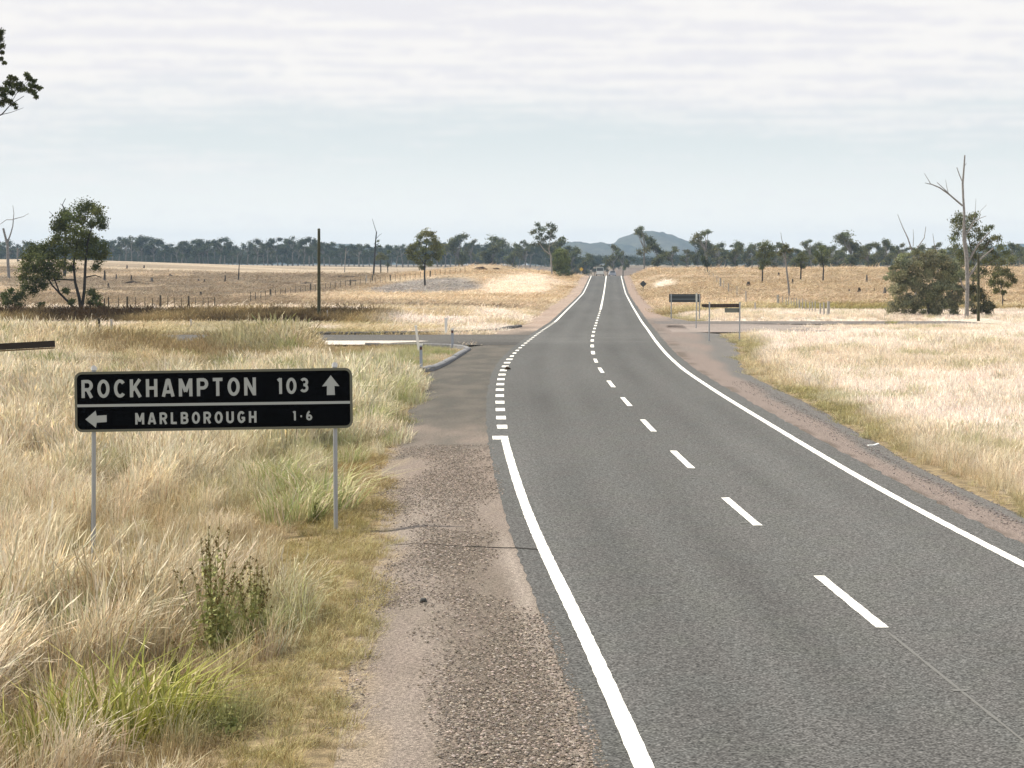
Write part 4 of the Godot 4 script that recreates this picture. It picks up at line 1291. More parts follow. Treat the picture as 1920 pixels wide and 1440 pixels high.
func build_trees() -> void:
	var olive := Color(0.058, 0.068, 0.022)
	# multi stemmed tree, left
	var b := spot(150, 585, 190.0)
	pixel_tree("multi_stemmed_tree", "dark green multi stemmed tree by the picket fence on the left", "tree", -b.z, b,
		[[[152, 586, 7], [149, 560, 6], [141, 530, 5], [138, 495, 4], [146, 450, 3], [158, 415, 2]], [[152, 584, 6], [158, 545, 5.5], [160, 500, 5], [163, 460, 4], [172, 425, 2]], [[149, 585, 5], [132, 570, 4.5], [112, 550, 4], [98, 535, 3], [80, 505, 2]], [[112, 550, 3], [104, 528, 2.5], [88, 500, 1.5]], [[160, 520, 3], [178, 516, 2], [190, 520, 1.5]], [[138, 525, 3], [118, 524, 2.5], [96, 526, 1.5]]],
		[[152, 391, 16], [168, 388, 15], [182, 396, 13], [130, 408, 15], [112, 416, 13], [120, 402, 10], [150, 412, 15], [188, 412, 11], [192, 424, 8], [172, 420, 9], [106, 428, 10], [124, 428, 15], [146, 434, 17], [163, 442, 14], [108, 446, 11], [132, 452, 17], [154, 458, 17], [176, 452, 12], [192, 462, 10], [120, 470, 14], [146, 478, 14], [170, 474, 14], [186, 482, 11], [198, 476, 7],
		[62, 468, 14], [82, 464, 12], [98, 456, 10], [54, 482, 14], [76, 484, 17], [96, 480, 15], [50, 500, 14], [70, 504, 17], [92, 500, 15], [114, 496, 13], [46, 520, 13], [66, 524, 14], [88, 518, 14], [106, 516, 11], [48, 538, 11], [64, 544, 10], [40, 552, 10], [30, 560, 8], [80, 536, 9], [134, 502, 9], [180, 500, 8], [172, 548, 8], [180, 558, 9], [170, 568, 8], [186, 572, 6], [196, 580, 8], [190, 586, 6], [164, 580, 6], [134, 566, 6], [8, 555, 9], [14, 568, 10], [34, 574, 9], [36, 586, 9], [78, 572, 7], [80, 582, 6], [20, 545, 6], [124, 545, 6]], 0.30, 11.0, olive, "dark_bark", 0.3, 1.4)
	b = spot(121, 519, 300.0)
	pixel_tree("dead_tree", "dark bare trunk standing behind the crown of the multi stemmed tree", "tree", -b.z, b, [[[121, 519, 6], [122, 480, 5], [123, 430, 4.5], [124, 400, 3], [117, 384, 1.5], [123, 372, 1]], [[124, 398, 2], [119, 387, 1.5], [113, 382, 0.8]], [[123, 420, 1.5], [104, 408, 1], [92, 396, 0.6]]], [], 0.0, 0.0, olive, "dark_bark")
	b = spot(17, 523, 300.0)
	pixel_tree("dead_tree", "bare grey dead tree with a bent arm at the left border", "tree", -b.z, b, [[[17, 523, 6], [15, 495, 5.5], [14, 460, 5], [9, 440, 4], [6, 428, 4]], [[14, 455, 3.5], [20, 438, 2.5], [24, 424, 2], [26, 400, 1.2], [24, 385, 0.7]], [[25, 411, 1.5], [36, 408, 1.3], [44, 406, 0.9], [54, 400, 0.6]], [[24, 412, 1.5], [12, 412, 1.3], [-2, 422, 0.8]], [[33, 490, 3], [33, 465, 2.5]]], [], 0.0, 0.0, olive, "dead_bark")
	b = spot(700, 517, 400.0)
	pixel_tree("dead_tree", "tall thin dead trunk rising over the far wood right of the telephone pole", "tree", -b.z, b, [[[700, 518, 3.4], [702, 490, 3], [704, 455, 2.6], [706, 434, 2]], [[706, 436, 1.2], [702, 424, 1], [698, 410, 0.6]], [[705, 448, 1], [711, 441, 0.7], [716, 438, 0.5]], [[704, 460, 1.2], [711, 456, 0.8]]], [[709, 452, 3], [712, 462, 3]], 0.5, 6.0, olive, "dark_bark")
	b = spot(714, 514, 500.0)
	pixel_tree("paddock_tree", "small round headed tree just right of the tall thin dead trunk", "tree", -b.z, b, [[[714, 515, 2.6], [714, 500, 2.2], [713, 488, 1.5]]], [[713, 482, 7], [708, 484, 5], [719, 482, 5], [714, 478, 5]], 0.6, 14.0, Color(0.075, 0.08, 0.03), "dark_bark")
	b = spot(727, 513, 500.0)
	pixel_tree("paddock_tree", "thin dark sapling before the far wood right of the small round headed tree", "tree", -b.z, b, [[[727, 514, 2.4], [727, 500, 2], [728, 480, 1.2]]], [[727, 497, 4], [729, 472, 4], [726, 484, 4]], 0.6, 9.0, Color(0.05, 0.06, 0.03), "dark_bark")
	b = spot(646, 511, 500.0)
	pixel_tree("dead_tree", "small dead snag leaning before the far wood right of the telephone pole", "tree", -b.z, b, [[[646, 511, 2], [647, 490, 1.6], [649, 465, 1.3]], [[648, 476, 1], [654, 470, 0.6]]], [], 0.0, 0.0, olive, "dead_bark")
	b = spot(447, 525, 400.0)
	pixel_tree("dead_tree", "thin dark stick of a dead tree in the left paddock", "tree", -b.z, b, [[[447, 526, 3], [448, 505, 2], [449, 490, 1.2], [457, 470, 0.6]]], [], 0.0, 0.0, olive, "dark_bark")
	# lone umbrella tree left of the mound
	b = spot(797, 537, 350.0)
	pixel_tree("paddock_tree", "lone rounded tree with a thin straight trunk left of the highway", "tree", -b.z, b, [[[797, 538, 4], [796, 515, 3.2], [797, 490, 3.2], [799, 468, 2.4], [800, 445, 1.4]], [[797, 497, 2], [786, 482, 1.5], [778, 470, 1]], [[798, 488, 2], [812, 474, 1.4], [820, 466, 1]], [[797, 480, 1.6], [788, 462, 1], [786, 448, 0.8]]],
		[[798, 437, 8], [808, 440, 8], [788, 444, 7], [814, 450, 7], [784, 456, 7], [800, 452, 5], [822, 462, 8], [812, 464, 8], [826, 474, 7], [816, 480, 7], [776, 464, 8], [768, 472, 7], [782, 476, 8], [794, 468, 7], [775, 484, 6], [786, 492, 7], [800, 482, 7], [806, 494, 6], [792, 502, 5], [822, 484, 5], [768, 482, 5]], 0.55, 11.0, Color(0.085, 0.088, 0.028), "dark_bark", 0.5, 1.35)
	# tall gum with a pale forked trunk beside the crest, and the bush before it
	b = spot(1035, 515, 560.0)
	pixel_tree("pale_gum_tree", "tall open gum with a pale forked trunk left of the road crest", "tree", -b.z, b, [[[1035, 519, 4], [1034, 500, 3.6], [1033, 478, 3.4]], [[1033, 480, 2.8], [1028, 465, 2.2], [1022, 450, 1.6], [1012, 436, 1]], [[1031, 477, 2.4], [1020, 468, 1.8], [1010, 455, 1]], [[1030, 468, 1.6], [1031, 450, 1.2], [1034, 432, 0.8]], [[1030, 462, 1.2], [1044, 450, 0.9], [1054, 446, 0.6]]],
		[[1036, 424, 6], [1028, 422, 4], [1008, 421, 4], [1012, 430, 5], [1003, 434, 5], [997, 436, 4], [1020, 430, 5], [1034, 434, 5], [1040, 430, 4], [1008, 446, 5], [1018, 450, 5], [1012, 456, 5], [1026, 446, 5], [1036, 444, 5], [1002, 458, 5], [1022, 462, 4], [1056, 446, 3], [1050, 448, 2.5], [1030, 438, 4], [1014, 440, 4]], 0.55, 9.0, Color(0.075, 0.085, 0.048), "pale_bark", 0.6, 1.6)
	b = spot(1050, 518, 520.0)
	pixel_tree("leafy_bush", "upright leafy bush beside the road before the tall pale trunked gum", "bush", -b.z, b, [[[1050, 520, 3], [1050, 500, 2], [1050, 480, 1]]],
		[[1050, 472, 9], [1044, 478, 8], [1057, 476, 9], [1042, 490, 8], [1052, 488, 10], [1062, 488, 8], [1046, 502, 9], [1058, 502, 10], [1050, 512, 8], [1062, 511, 6], [1041, 505, 5]], 0.5, 26.0, Color(0.085, 0.098, 0.032), "dark_bark", 0.5)
	for e in [[1078, 513, 7, "small dark bush just left of the yellow diamond sign"], [1068, 515, 5, "low bush right of the upright leafy bush"]]:
		b = spot(e[0], e[1] + 4, 520.0)
		pixel_tree("leafy_bush", e[3], "bush", -b.z, b, [[[e[0], e[1] + 4, 1.5], [e[0], e[1] - 2, 1]]], [[e[0] - 3, e[1], e[2]], [e[0] + 3, e[1] - 3, e[2]]], 0.45, 18.0, Color(0.06, 0.068, 0.04), "dark_bark")
	# right paddock: thin trees and a leaning dead trunk
	b = spot(1478, 556, 260.0)
	pixel_tree("dead_tree", "leaning dead trunk with a dark foot in the right paddock", "tree", -b.z, b, [[[1480, 557, 4.6], [1479, 540, 4], [1476, 515, 3.6], [1473, 490, 3], [1472, 470, 2.4], [1466, 450, 1.2], [1464, 436, 0.7]], [[1473, 488, 1.8], [1466, 478, 1.2], [1461, 465, 0.8]]], [[1474, 462, 6], [1468, 470, 6], [1480, 470, 6], [1462, 476, 5]], 0.4, 7.0, Color(0.08, 0.085, 0.04), "dead_bark")
	for e in [[1429, 531, [[1436, 458, 9], [1430, 466, 9], [1444, 464, 9], [1424, 478, 8], [1438, 478, 10], [1448, 476, 7], [1430, 492, 8], [1440, 492, 8], [1428, 502, 5]], "thin stemmed leafy tree standing forward of the right tree line"], [1501, 526, [[1502, 480, 7], [1496, 488, 7], [1508, 486, 7], [1500, 496, 6], [1506, 500, 5]], "slender young tree in the middle of the right paddock"], [1543, 528, [[1540, 466, 8], [1532, 476, 8], [1548, 474, 8], [1538, 486, 8], [1546, 490, 7], [1528, 490, 5]], "slender dark stemmed tree left of the broad ragged tree"]]:
		b = spot(e[0], e[1], 280.0)
		pixel_tree("paddock_tree", e[3], "tree", -b.z, b, [[[e[0], e[1] + 1, 3.2], [e[0] + 1, e[1] - 25, 2.6], [e[2][0][0], e[2][0][1] + 8, 1]]], e[2], 0.40, 12.0, Color(0.068, 0.076, 0.030), "dark_bark")
	b = spot(1326, 513, 500.0)
	pixel_tree("paddock_tree", "dark leaning sapling at the top of the right fence", "tree", -b.z, b, [[[1326, 514, 2], [1326, 500, 1.4], [1322, 488, 0.8]]], [[1321, 490, 6], [1325, 496, 6], [1318, 484, 5]], 0.5, 14.0, Color(0.04, 0.05, 0.022), "dark_bark")
	# big spreading bush, the bare tree and what stands behind it
	var clumps := []
	for i in 150:
		var a := rng.randf() * TAU
		var r := sqrt(rng.randf()) * 0.94
		var px := 1738.0 + cos(a) * r * 72.0 + rng.randf_range(-3, 3)
		var py := 532.0 - sin(a) * r * 56.0
		if py > 560.0 and absf(px - 1736.0) > 50.0 and px > 1736.0: continue
		clumps.append([px, py, rng.randf_range(7.0, 13.0)])
	for i in 40:   # sprays that break the outline
		var a := rng.randf() * TAU
		clumps.append([1738.0 + cos(a) * rng.randf_range(66.0, 78.0), 530.0 - absf(sin(a)) * rng.randf_range(54.0, 64.0), rng.randf_range(3.0, 7.0)])
	for i in 26: clumps.append([rng.randf_range(1785.0, 1828.0), rng.randf_range(505.0, 590.0), rng.randf_range(5.0, 9.0)])
	for e in [[1672, 570, 11], [1680, 580, 11], [1695, 584, 10], [1712, 584, 10], [1730, 586, 9], [1668, 582, 8], [1690, 565, 12], [1700, 500, 12], [1688, 515, 11], [1676, 540, 12], [1765, 480, 10], [1784, 500, 10], [1795, 520, 10], [1800, 540, 8], [1752, 582, 8], [1770, 575, 6]]: clumps.append(e)
	b = spot(1745, 594, 180.0)
	pixel_tree("big_bush", "big rounded olive green bush beside the bare dead tree on the right", "bush", -b.z + 1.5, b, [[[1748, 596, 6], [1756, 580, 5], [1772, 560, 4], [1788, 545, 3]], [[1744, 596, 6], [1738, 565, 5], [1730, 530, 4], [1722, 500, 2]], [[1746, 590, 5], [1765, 575, 4], [1800, 555, 2.5]], [[1730, 505, 2], [1742, 495, 1.8], [1750, 486, 1.4]], [[1740, 540, 3], [1700, 530, 2], [1690, 500, 1]]], clumps, 0.24, 9.0, Color(0.142, 0.146, 0.088), "grey_bark", 0.9)
	b = spot(1812, 597, 180.0)
	pixel_tree("dead_tree", "tall bare grey dead tree with one bent limb beside the big bush", "tree", -b.z, b,
		[[[1812, 599, 9], [1813, 570, 8], [1814, 530, 7.6], [1812, 480, 8.2], [1808, 450, 8], [1807, 436, 6], [1808, 400, 4.6], [1806, 370, 4.2], [1805, 345, 4], [1807, 320, 3.4], [1809, 291, 2.6]], [[1805, 386, 3.6], [1792, 375, 3.4], [1778, 363, 3.2], [1762, 352, 2.6], [1748, 346, 2], [1734, 343, 1]], [[1780, 364, 2], [1770, 354, 1.6], [1757, 342, 1.2]], [[1778, 362, 1.2], [1775, 350, 0.9], [1773, 337, 0.6]], [[1745, 345, 1.6], [1740, 336, 1.1], [1733, 325, 0.7]], [[1805, 342, 2], [1799, 328, 1.7], [1794, 314, 1.4]], [[1808, 312, 1], [1812, 306, 0.8]],
		[[1811, 440, 4], [1819, 428, 3], [1825, 416, 2], [1838, 409, 1.2], [1849, 405, 0.7]], [[1817, 488, 4], [1824, 475, 4], [1834, 458, 4], [1844, 448, 2.6], [1856, 435, 2]], [[1815, 520, 5], [1826, 505, 4], [1838, 486, 3], [1852, 474, 2.5], [1864, 464, 2]], [[1822, 425, 1.5], [1828, 405, 1], [1830, 372, 0.5]], [[1836, 410, 1], [1838, 396, 0.7], [1850, 384, 0.5]], [[1812, 545, 3], [1804, 535, 3], [1800, 522, 2]]], [], 0.0, 0.0, olive, "dead_bark")
	b = spot(1822, 590, 200.0)
	pixel_tree("paddock_tree", "leafy tree showing through the limbs of the tall bare dead tree", "tree", -b.z + 9.0, b, [[[1822, 592, 4], [1824, 540, 3.6], [1826, 490, 3], [1815, 440, 2], [1800, 412, 1]], [[1824, 510, 3], [1840, 480, 2], [1855, 450, 1.2]], [[1824, 530, 2], [1850, 500, 1.6], [1872, 480, 1]]],
		[[1798, 406, 8], [1790, 414, 7], [1806, 414, 9], [1820, 408, 7], [1828, 404, 6], [1796, 424, 9], [1812, 426, 9], [1826, 420, 8], [1832, 432, 7], [1794, 438, 7], [1788, 448, 7], [1818, 442, 8], [1834, 446, 7], [1842, 440, 6], [1850, 430, 6], [1858, 426, 4], [1826, 460, 8], [1838, 464, 8], [1852, 452, 6], [1864, 448, 6], [1872, 446, 5], [1792, 462, 7], [1806, 470, 8], [1828, 480, 8], [1858, 470, 6], [1846, 490, 6], [1804, 490, 8], [1820, 500, 7], [1836, 505, 6], [1866, 482, 5], [1848, 460, 8], [1876, 462, 7], [1886, 474, 7], [1858, 488, 8], [1880, 492, 7], [1896, 486, 6], [1870, 505, 8], [1846, 510, 8], [1888, 508, 6], [1800, 478, 8], [1796, 500, 8], [1812, 515, 8], [1830, 520, 8]], 0.26, 9.0, Color(0.072, 0.080, 0.036), "grey_bark", 0.8, 1.75)
	b = spot(1838, 596, 180.0)
	pixel_tree("leafy_bush", "dark low bush crouching behind the plain pole", "bush", -b.z + 3.0, b, [[[1838, 597, 4], [1842, 580, 3], [1845, 560, 2]]], [[1830, 560, 10], [1842, 556, 10], [1850, 570, 11], [1838, 578, 11], [1852, 584, 9], [1828, 585, 8], [1860, 575, 7], [1824, 540, 9], [1836, 545, 9]], 0.24, 14.0, Color(0.060, 0.058, 0.028), "grey_bark", 0.6)
	b = spot(1880, 580, 220.0)
	pixel_tree("paddock_tree", "small olive tree right of the plain pole", "tree", -b.z, b, [[[1880, 570, 2.6], [1880, 550, 2], [1876, 530, 1.4]]], [[1866, 516, 10], [1880, 512, 10], [1894, 518, 9], [1902, 526, 7], [1860, 530, 10], [1876, 530, 10], [1890, 534, 8], [1868, 545, 8], [1882, 548, 6]], 0.28, 10.0, Color(0.094, 0.095, 0.038), "grey_bark", 0.8)
	for e in [[1716, 490, [[[1716, 490, 3], [1710, 470, 2.8], [1702, 446, 2.2], [1692, 425, 1.4], [1683, 402, 0.8]], [[1714, 480, 2.4], [1722, 462, 2], [1733, 446, 1.6], [1736, 425, 1]], [[1712, 462, 1.4], [1713, 445, 1], [1712, 430, 0.6]]], "pale forked dead branches rising behind the big bush"], [1758, 480, [[[1758, 480, 2], [1752, 460, 1.4], [1749, 438, 0.8]]], "thin dead spike rising behind the top of the big bush"]]:
		var d := 235.0
		b = ground((e[0] - 960) / LENS * d, d)
		var st: Array = e[2]
		st[0].push_front([e[0] + 2, SKYLINE + LENS * (EYE - b.y) / d, 5])
		pixel_tree("dead_tree", e[3], "tree", d, b, st, [], 0.0, 0.0, olive, "dead_bark")
	# branches that reach in over the upper left corner
	var d0 := 118.0
	b = ground(-29.5, d0)
	var foot_row := SKYLINE + LENS * (EYE - b.y) / d0
	pixel_tree("overhanging_gum_tree", "gum tree off the left border whose leafy sprays reach into the upper left corner", "tree", d0, b,
		[[[-232, foot_row, 18], [-225, 500, 14], [-210, 350, 11], [-190, 200, 8], [-170, 60, 4]], [[-205, 320, 7], [-110, 270, 5], [-30, 232, 3.4], [4, 214, 2.4], [20, 196, 1.6], [45, 180, 1]], [[2, 215, 1.4], [20, 211, 1], [44, 202, 0.6]], [[-195, 240, 6], [-90, 150, 4], [-20, 100, 2.5], [4, 70, 1.2]], [[18, 198, 1.2], [34, 170, 1], [56, 148, 0.7]]],
		[[2, 60, 6], [0, 74, 7], [3, 86, 6], [-8, 64, 12], [-12, 90, 12], [4, 98, 4], [2, 110, 4], [8, 118, 4], [-14, 112, 9], [50, 140, 5], [55, 147, 6], [63, 152, 5], [58, 160, 6], [66, 162, 5], [74, 165, 5], [64, 174, 5], [68, 182, 4.5], [56, 170, 6], [46, 166, 6], [38, 158, 6], [28, 148, 6], [20, 146, 6], [14, 156, 7], [26, 160, 8], [36, 168, 6], [12, 168, 7], [22, 174, 6], [6, 178, 7], [0, 168, 8], [10, 188, 6], [2, 194, 7], [18, 190, 6], [26, 196, 5], [30, 202, 3], [-10, 185, 12], [-20, 165, 12], [-40, 200, 18], [-60, 150, 22], [-60, 90, 22], [-100, 120, 26], [-120, 60, 28], [-150, 150, 26], [-180, 90, 28], [-200, 160, 28], [-230, 60, 30], [-260, 140, 30]], 0.16, 14.0, Color(0.045, 0.054, 0.020), "dark_bark", 0.5)

func build_weeds() -> void:
	# tall seeding weeds and green tussocks near the viewer
	var stem := leafy("weed stem", 0.25)
	for e in [[400, 1240, 300, 80, 1.0, "tall green weed with dark seed heads in the near left grass"], [475, 1222, 215, 52, 0.8, "shorter bushy weed leaning right beside the tall seeding weed"], [326, 1330, 150, 18, 0.5, "thin dark stemmed weed between the tall seeding weed and the green tussock"], [430, 1390, 110, 34, 0.25, "small grey green weed at the lower edge of the near grass"], [344, 890, 56, 20, 0.7, "dotted seeding weed standing beyond the space under the sign"], [130, 872, 50, 36, 0.15, "low dark green weed left of the sign"], [598, 720 + 260, 60, 26, 0.3, "small forked weed near the right post of the sign"]]:
		var p := spot(e[0], e[1])
		var k: float = -p.z / LENS
		var o := thing("tall_weed", e[5], "weed", p, 0.0, "weeds in the roadside grass")
		var h: float = e[2] * k
		var w: float = e[3] * k
		if e[1] > 1000: clearings.append(Vector3(p.x, -p.z, w * 0.8))
		var g := Geo.new()
		var lf := Geo.new()
		var sd := Geo.new()
		for s in int(4 + e[3] * 0.32):
			var a := rng.randf() * TAU
			var r := w * sqrt(rng.randf())
			var tip := Vector3(cos(a) * r, h * rng.randf_range(0.55, 1.0) * (1.0 - 0.35 * r / w), sin(a) * r)
			var foot := Vector3(cos(a) * r * 0.25, -0.05, sin(a) * r * 0.25)
			var mid := foot.lerp(tip, 0.5) - Vector3(cos(a), 0, sin(a)) * r * 0.15
			g.tube([foot, mid, tip], [0.007, 0.005, 0.003], 4, false, Color(0.28, 0.27, 0.11))
			leaves(lf, foot.lerp(mid, 0.7), Vector3(w * 0.16, h * 0.2, w * 0.16), 16, 0.085, Color(0.30, 0.32, 0.12), -0.2)
			leaves(lf, mid.lerp(tip, 0.4), Vector3(w * 0.12, h * 0.14, w * 0.12), 12, 0.06, Color(0.34, 0.35, 0.15), -0.2)
			if e[4] > 0.4:
				for q in int(5 * e[4]) + 2:
					var c := mid.lerp(tip, rng.randf_range(0.45, 1.0)) + Vector3(rng.randf_range(-1, 1), 0, rng.randf_range(-1, 1)) * 0.03
					leaves(sd, c, Vector3(0.016, 0.024, 0.016), 12, 0.022, Color(0.14, 0.105, 0.04), 0.0)
		g.colored = true
		put("stems", g.mesh(), stem, o)
		put("leaves", lf.mesh(), mats["leaf"], o).set_meta("kind", "stuff")
		if sd.v.size(): put("seed_heads", sd.mesh(), mats["leaf"], o).set_meta("kind", "stuff")
	var shapes := []
	for m in [[Color(0.32, 0.33, 0.08), Color(0.40, 0.39, 0.12), Color(0.30, 0.32, 0.09), Color(0.62, 0.55, 0.33), Color(0.2, 0.2, 0.05)], [Color(0.48, 0.47, 0.26), Color(0.36, 0.40, 0.18), Color(0.70, 0.62, 0.44)], [Color(0.36, 0.33, 0.13), Color(0.5, 0.42, 0.2)]]:
		shapes.append(blades(260, 0.40, 0.0095, 1.1, 0.0, m))
	for e in [[215, 1402, 225, 1.3, 0, "large yellow green grass tussock in the lower left corner"], [305, 1380, 190, 1.1, 0, "second yellow green tussock right of the large one"], [90, 1428, 180, 1.2, 0, "green tussock left of the large one at the bottom"], [500, 1190, 80, 0.9, 1, "grey green tussock right of the tall seeding weed"], [545, 985, 105, 1.3, 1, "pale green tussock under the right end of the sign"], [600, 960, 120, 1.4, 1, "pale green tussock beside the right post of the sign"], [520, 920, 90, 1.4, 1, "pale green tussock behind the space under the sign"], [275, 642, 26, 2.6, 2, "olive green tussock patch right of the weathered fingerboard"], [505, 632, 24, 1.8, 1, "pale green tussock in the grass left of the pale strip by the side road"], [1670, 610, 14, 1.6, 0, "round green tussock in the pale grass before the big bush"], [1582, 680, 18, 2.2, 2, "olive tussock in the right cream grass"], [660, 870, 50, 1.2, 1, "green tussock at the gravel edge right of the sign"], [690, 800, 60, 1.4, 1, "tall green tussock on the gravel edge above the sign"], [735, 745, 50, 1.5, 1, "green tussock on the verge towards the guide posts"]]:
		var p := spot(e[0], e[1])
		var k: float = -p.z / LENS
		var o := put("grass_tussock", shapes[e[4]], mats["grass"])
		o.position = p
		o.rotation.y = rng.randf() * 0.6
		var h: float = e[2] * k
		if e[1] > 900: clearings.append(Vector3(p.x, -p.z, h * e[3] * 0.4))
		o.scale = Vector3(h * e[3], h, h * e[3])
		tag(o, e[5], "grass tussock", "green tussocks of the verges")

func build_vehicles() -> void:
	var d := 628.0
	var x := (1125.0 - 960.0) / LENS * d
	var o := thing("delivery_van", "distant pale van with a dark window and white lower panel at the road crest", "van", Vector3(x, look(road_height, d), -d), -0.04)
	var body := plain("van body", Color(0.36, 0.40, 0.385), 0.5)
	put("body", polygon([-0.98, 0.45, 0.98, 0.45, 1.0, 1.2, 0.92, 2.1, 0.78, 2.32, -0.78, 2.32, -0.92, 2.1, -1.0, 1.2], -4.4, 0.0), body, o)
	put("rear_window", boxes([[Vector3(1.5, 0.68, 0.02), Vector3(0, 1.72, 0.012)]]), plain("dark glass", Color(0.09, 0.10, 0.105), 0.25), o)
	put("lower_panel", boxes([[Vector3(1.84, 0.72, 0.03), Vector3(0, 0.93, 0.017)]]), plain("van white", Color(0.78, 0.78, 0.74), 0.4), o)
	put("bumper", boxes([[Vector3(1.95, 0.16, 0.14), Vector3(0, 0.5, 0.09)]]), plain("bumper grey", Color(0.3, 0.3, 0.3), 0.4, 0.4), o)
	for s in [-1, 1]:
		put("tail_lamp", boxes([[Vector3(0.1, 0.3, 0.03), Vector3(s * 0.94, 1.05, 0.03)]]), plain("lamp red", Color(0.25, 0.03, 0.02), 0.3), o)
		for z in [-3.6, -0.9]:
			var g := Geo.new()
			g.tube([Vector3(s * 0.98, 0.32, z), Vector3(s * 0.74, 0.32, z)], [0.32, 0.32], 14)
			put("wheel", g.mesh(), plain("tyre black", Color(0.02, 0.02, 0.02), 0.9), o)
	d = 652.0
	x = (1147.5 - 960.0) / LENS * d
	o = thing("sedan_car", "faint pale blue car just over the road crest in the right lane", "car", Vector3(x, look(road_height, d) + 0.35, -d), PI)
	var blue := plain("car blue", Color(0.36, 0.40, 0.47), 0.45, 0.1)
	put("body", polygon([-0.86, 0.3, 0.86, 0.3, 0.9, 0.6, 0.84, 0.92, -0.84, 0.92, -0.9, 0.6], -4.3, 0.0), blue, o)
	put("cabin", polygon([-0.76, 0.92, 0.76, 0.92, 0.58, 1.4, -0.58, 1.4], -3.4, -1.2), blue, o)
	put("windscreen", boxes([[Vector3(1.16, 0.36, 0.02), Vector3(0, 1.15, -1.185)], [Vector3(1.16, 0.36, 0.02), Vector3(0, 1.15, -3.415)]]), plain("dark glass", Color(0.09, 0.10, 0.105), 0.25), o)
	for s in [-1, 1]:
		put("headlight", boxes([[Vector3(0.2, 0.16, 0.03), Vector3(s * 0.66, 0.68, -4.317)]]), plain("lamp glass", Color(0.7, 0.7, 0.7), 0.2), o)
		for z in [-3.5, -0.8]:
			var g := Geo.new()
			g.tube([Vector3(s * 0.88, 0.3, z), Vector3(s * 0.68, 0.3, z)], [0.3, 0.3], 14)
			put("wheel", g.mesh(), plain("tyre black", Color(0.02, 0.02, 0.02), 0.9), o)

func build_hills() -> void:
	for e in [["hill", "blue hazy hill with a rounded summit beyond the end of the road", 4700.0, [[1035, 492], [1080, 484], [1110, 474], [1135, 468], [1160, 449], [1180, 440], [1200, 435], [1222, 434], [1243, 436.5], [1262, 443], [1280, 450], [1295, 458], [1320, 474], [1350, 490]], 330.0],
			["hill", "low hazy ridge left of the blue hill", 4400.0, [[990, 492], [1030, 470], [1055, 457], [1075, 454.5], [1085, 454], [1100, 456.5], [1120, 456], [1140, 456.5], [1165, 459], [1200, 468], [1260, 490]], 230.0],
			["hill", "long faint blue range low behind the right tree line", 4950.0, [[1260, 490], [1310, 474], [1360, 468], [1400, 467], [1450, 470], [1520, 476], [1600, 478], [1700, 474], [1790, 466], [1860, 462], [1900, 458], [1960, 452], [2100, 455], [2300, 490]], 200.0],
			["hill", "faint low range behind the far wood on the left", 4950.0, [[300, 492], [500, 474], [590, 462], [650, 458], [700, 464], [760, 472], [860, 490]], 150.0]]:
		var g := Geo.new()
		g.smooth = true
		g.colored = true
		var line: Array = e[3]
		var d: float = e[2]
		var across := 90
		var deep := 16
		for j in deep + 1:
			var v := float(j) / deep * 2.0 - 1.0
			for i in across + 1:
				var px := lerpf(line[0][0], line[line.size() - 1][0], float(i) / across)
				var k := 0
				while k < line.size() - 2 and px > line[k + 1][0]: k += 1
				var row := cubic_interpolate(line[k][1], line[k + 1][1], line[maxi(k - 1, 0)][1], line[mini(k + 2, line.size() - 1)][1], clampf((px - line[k][0]) / (line[k + 1][0] - line[k][0]), 0.0, 1.0))
				var x := (px - 960.0) / LENS * d
				var z: float = d + v * e[4]
				var crest := EYE + (SKYLINE - row) / LENS * d
				var rough := noise_c.get_noise_2d(x * 0.045, z * 0.045) * 0.30 + noise_b.get_noise_2d(x * 0.02, z * 0.02) * 0.10
				var h := (crest + 6.0) * clampf(1.0 - v * v + rough * (1.0 - absf(v)) * absf(v) * 2.0, 0.0, 1.0) - 6.0
				h += noise_b.get_noise_2d(x * 0.12, z * 0.12) * 3.0 * (1.0 - v * v)
				g.vert(Vector3(x, h, -z), mix_c(Color(0.06, 0.075, 0.05), Color(0.12, 0.12, 0.085), 0.45 + 1.5 * noise_c.get_noise_2d(x * 0.12, z * 0.12)), Vector3.UP)
		var nc := across + 1
		for j in deep:
			for i in across:
				var a := j * nc + i
				g.ix.append_array([a, a + nc + 1, a + 1, a, a + nc, a + nc + 1])
		for j in range(1, deep):
			for i in range(1, across):
				var a := j * nc + i
				g.n[a] = (g.v[a + 1] - g.v[a - 1]).cross(g.v[a + nc] - g.v[a - nc]).normalized()
		structure(e[0], g.mesh(), mats["hill"], e[1])

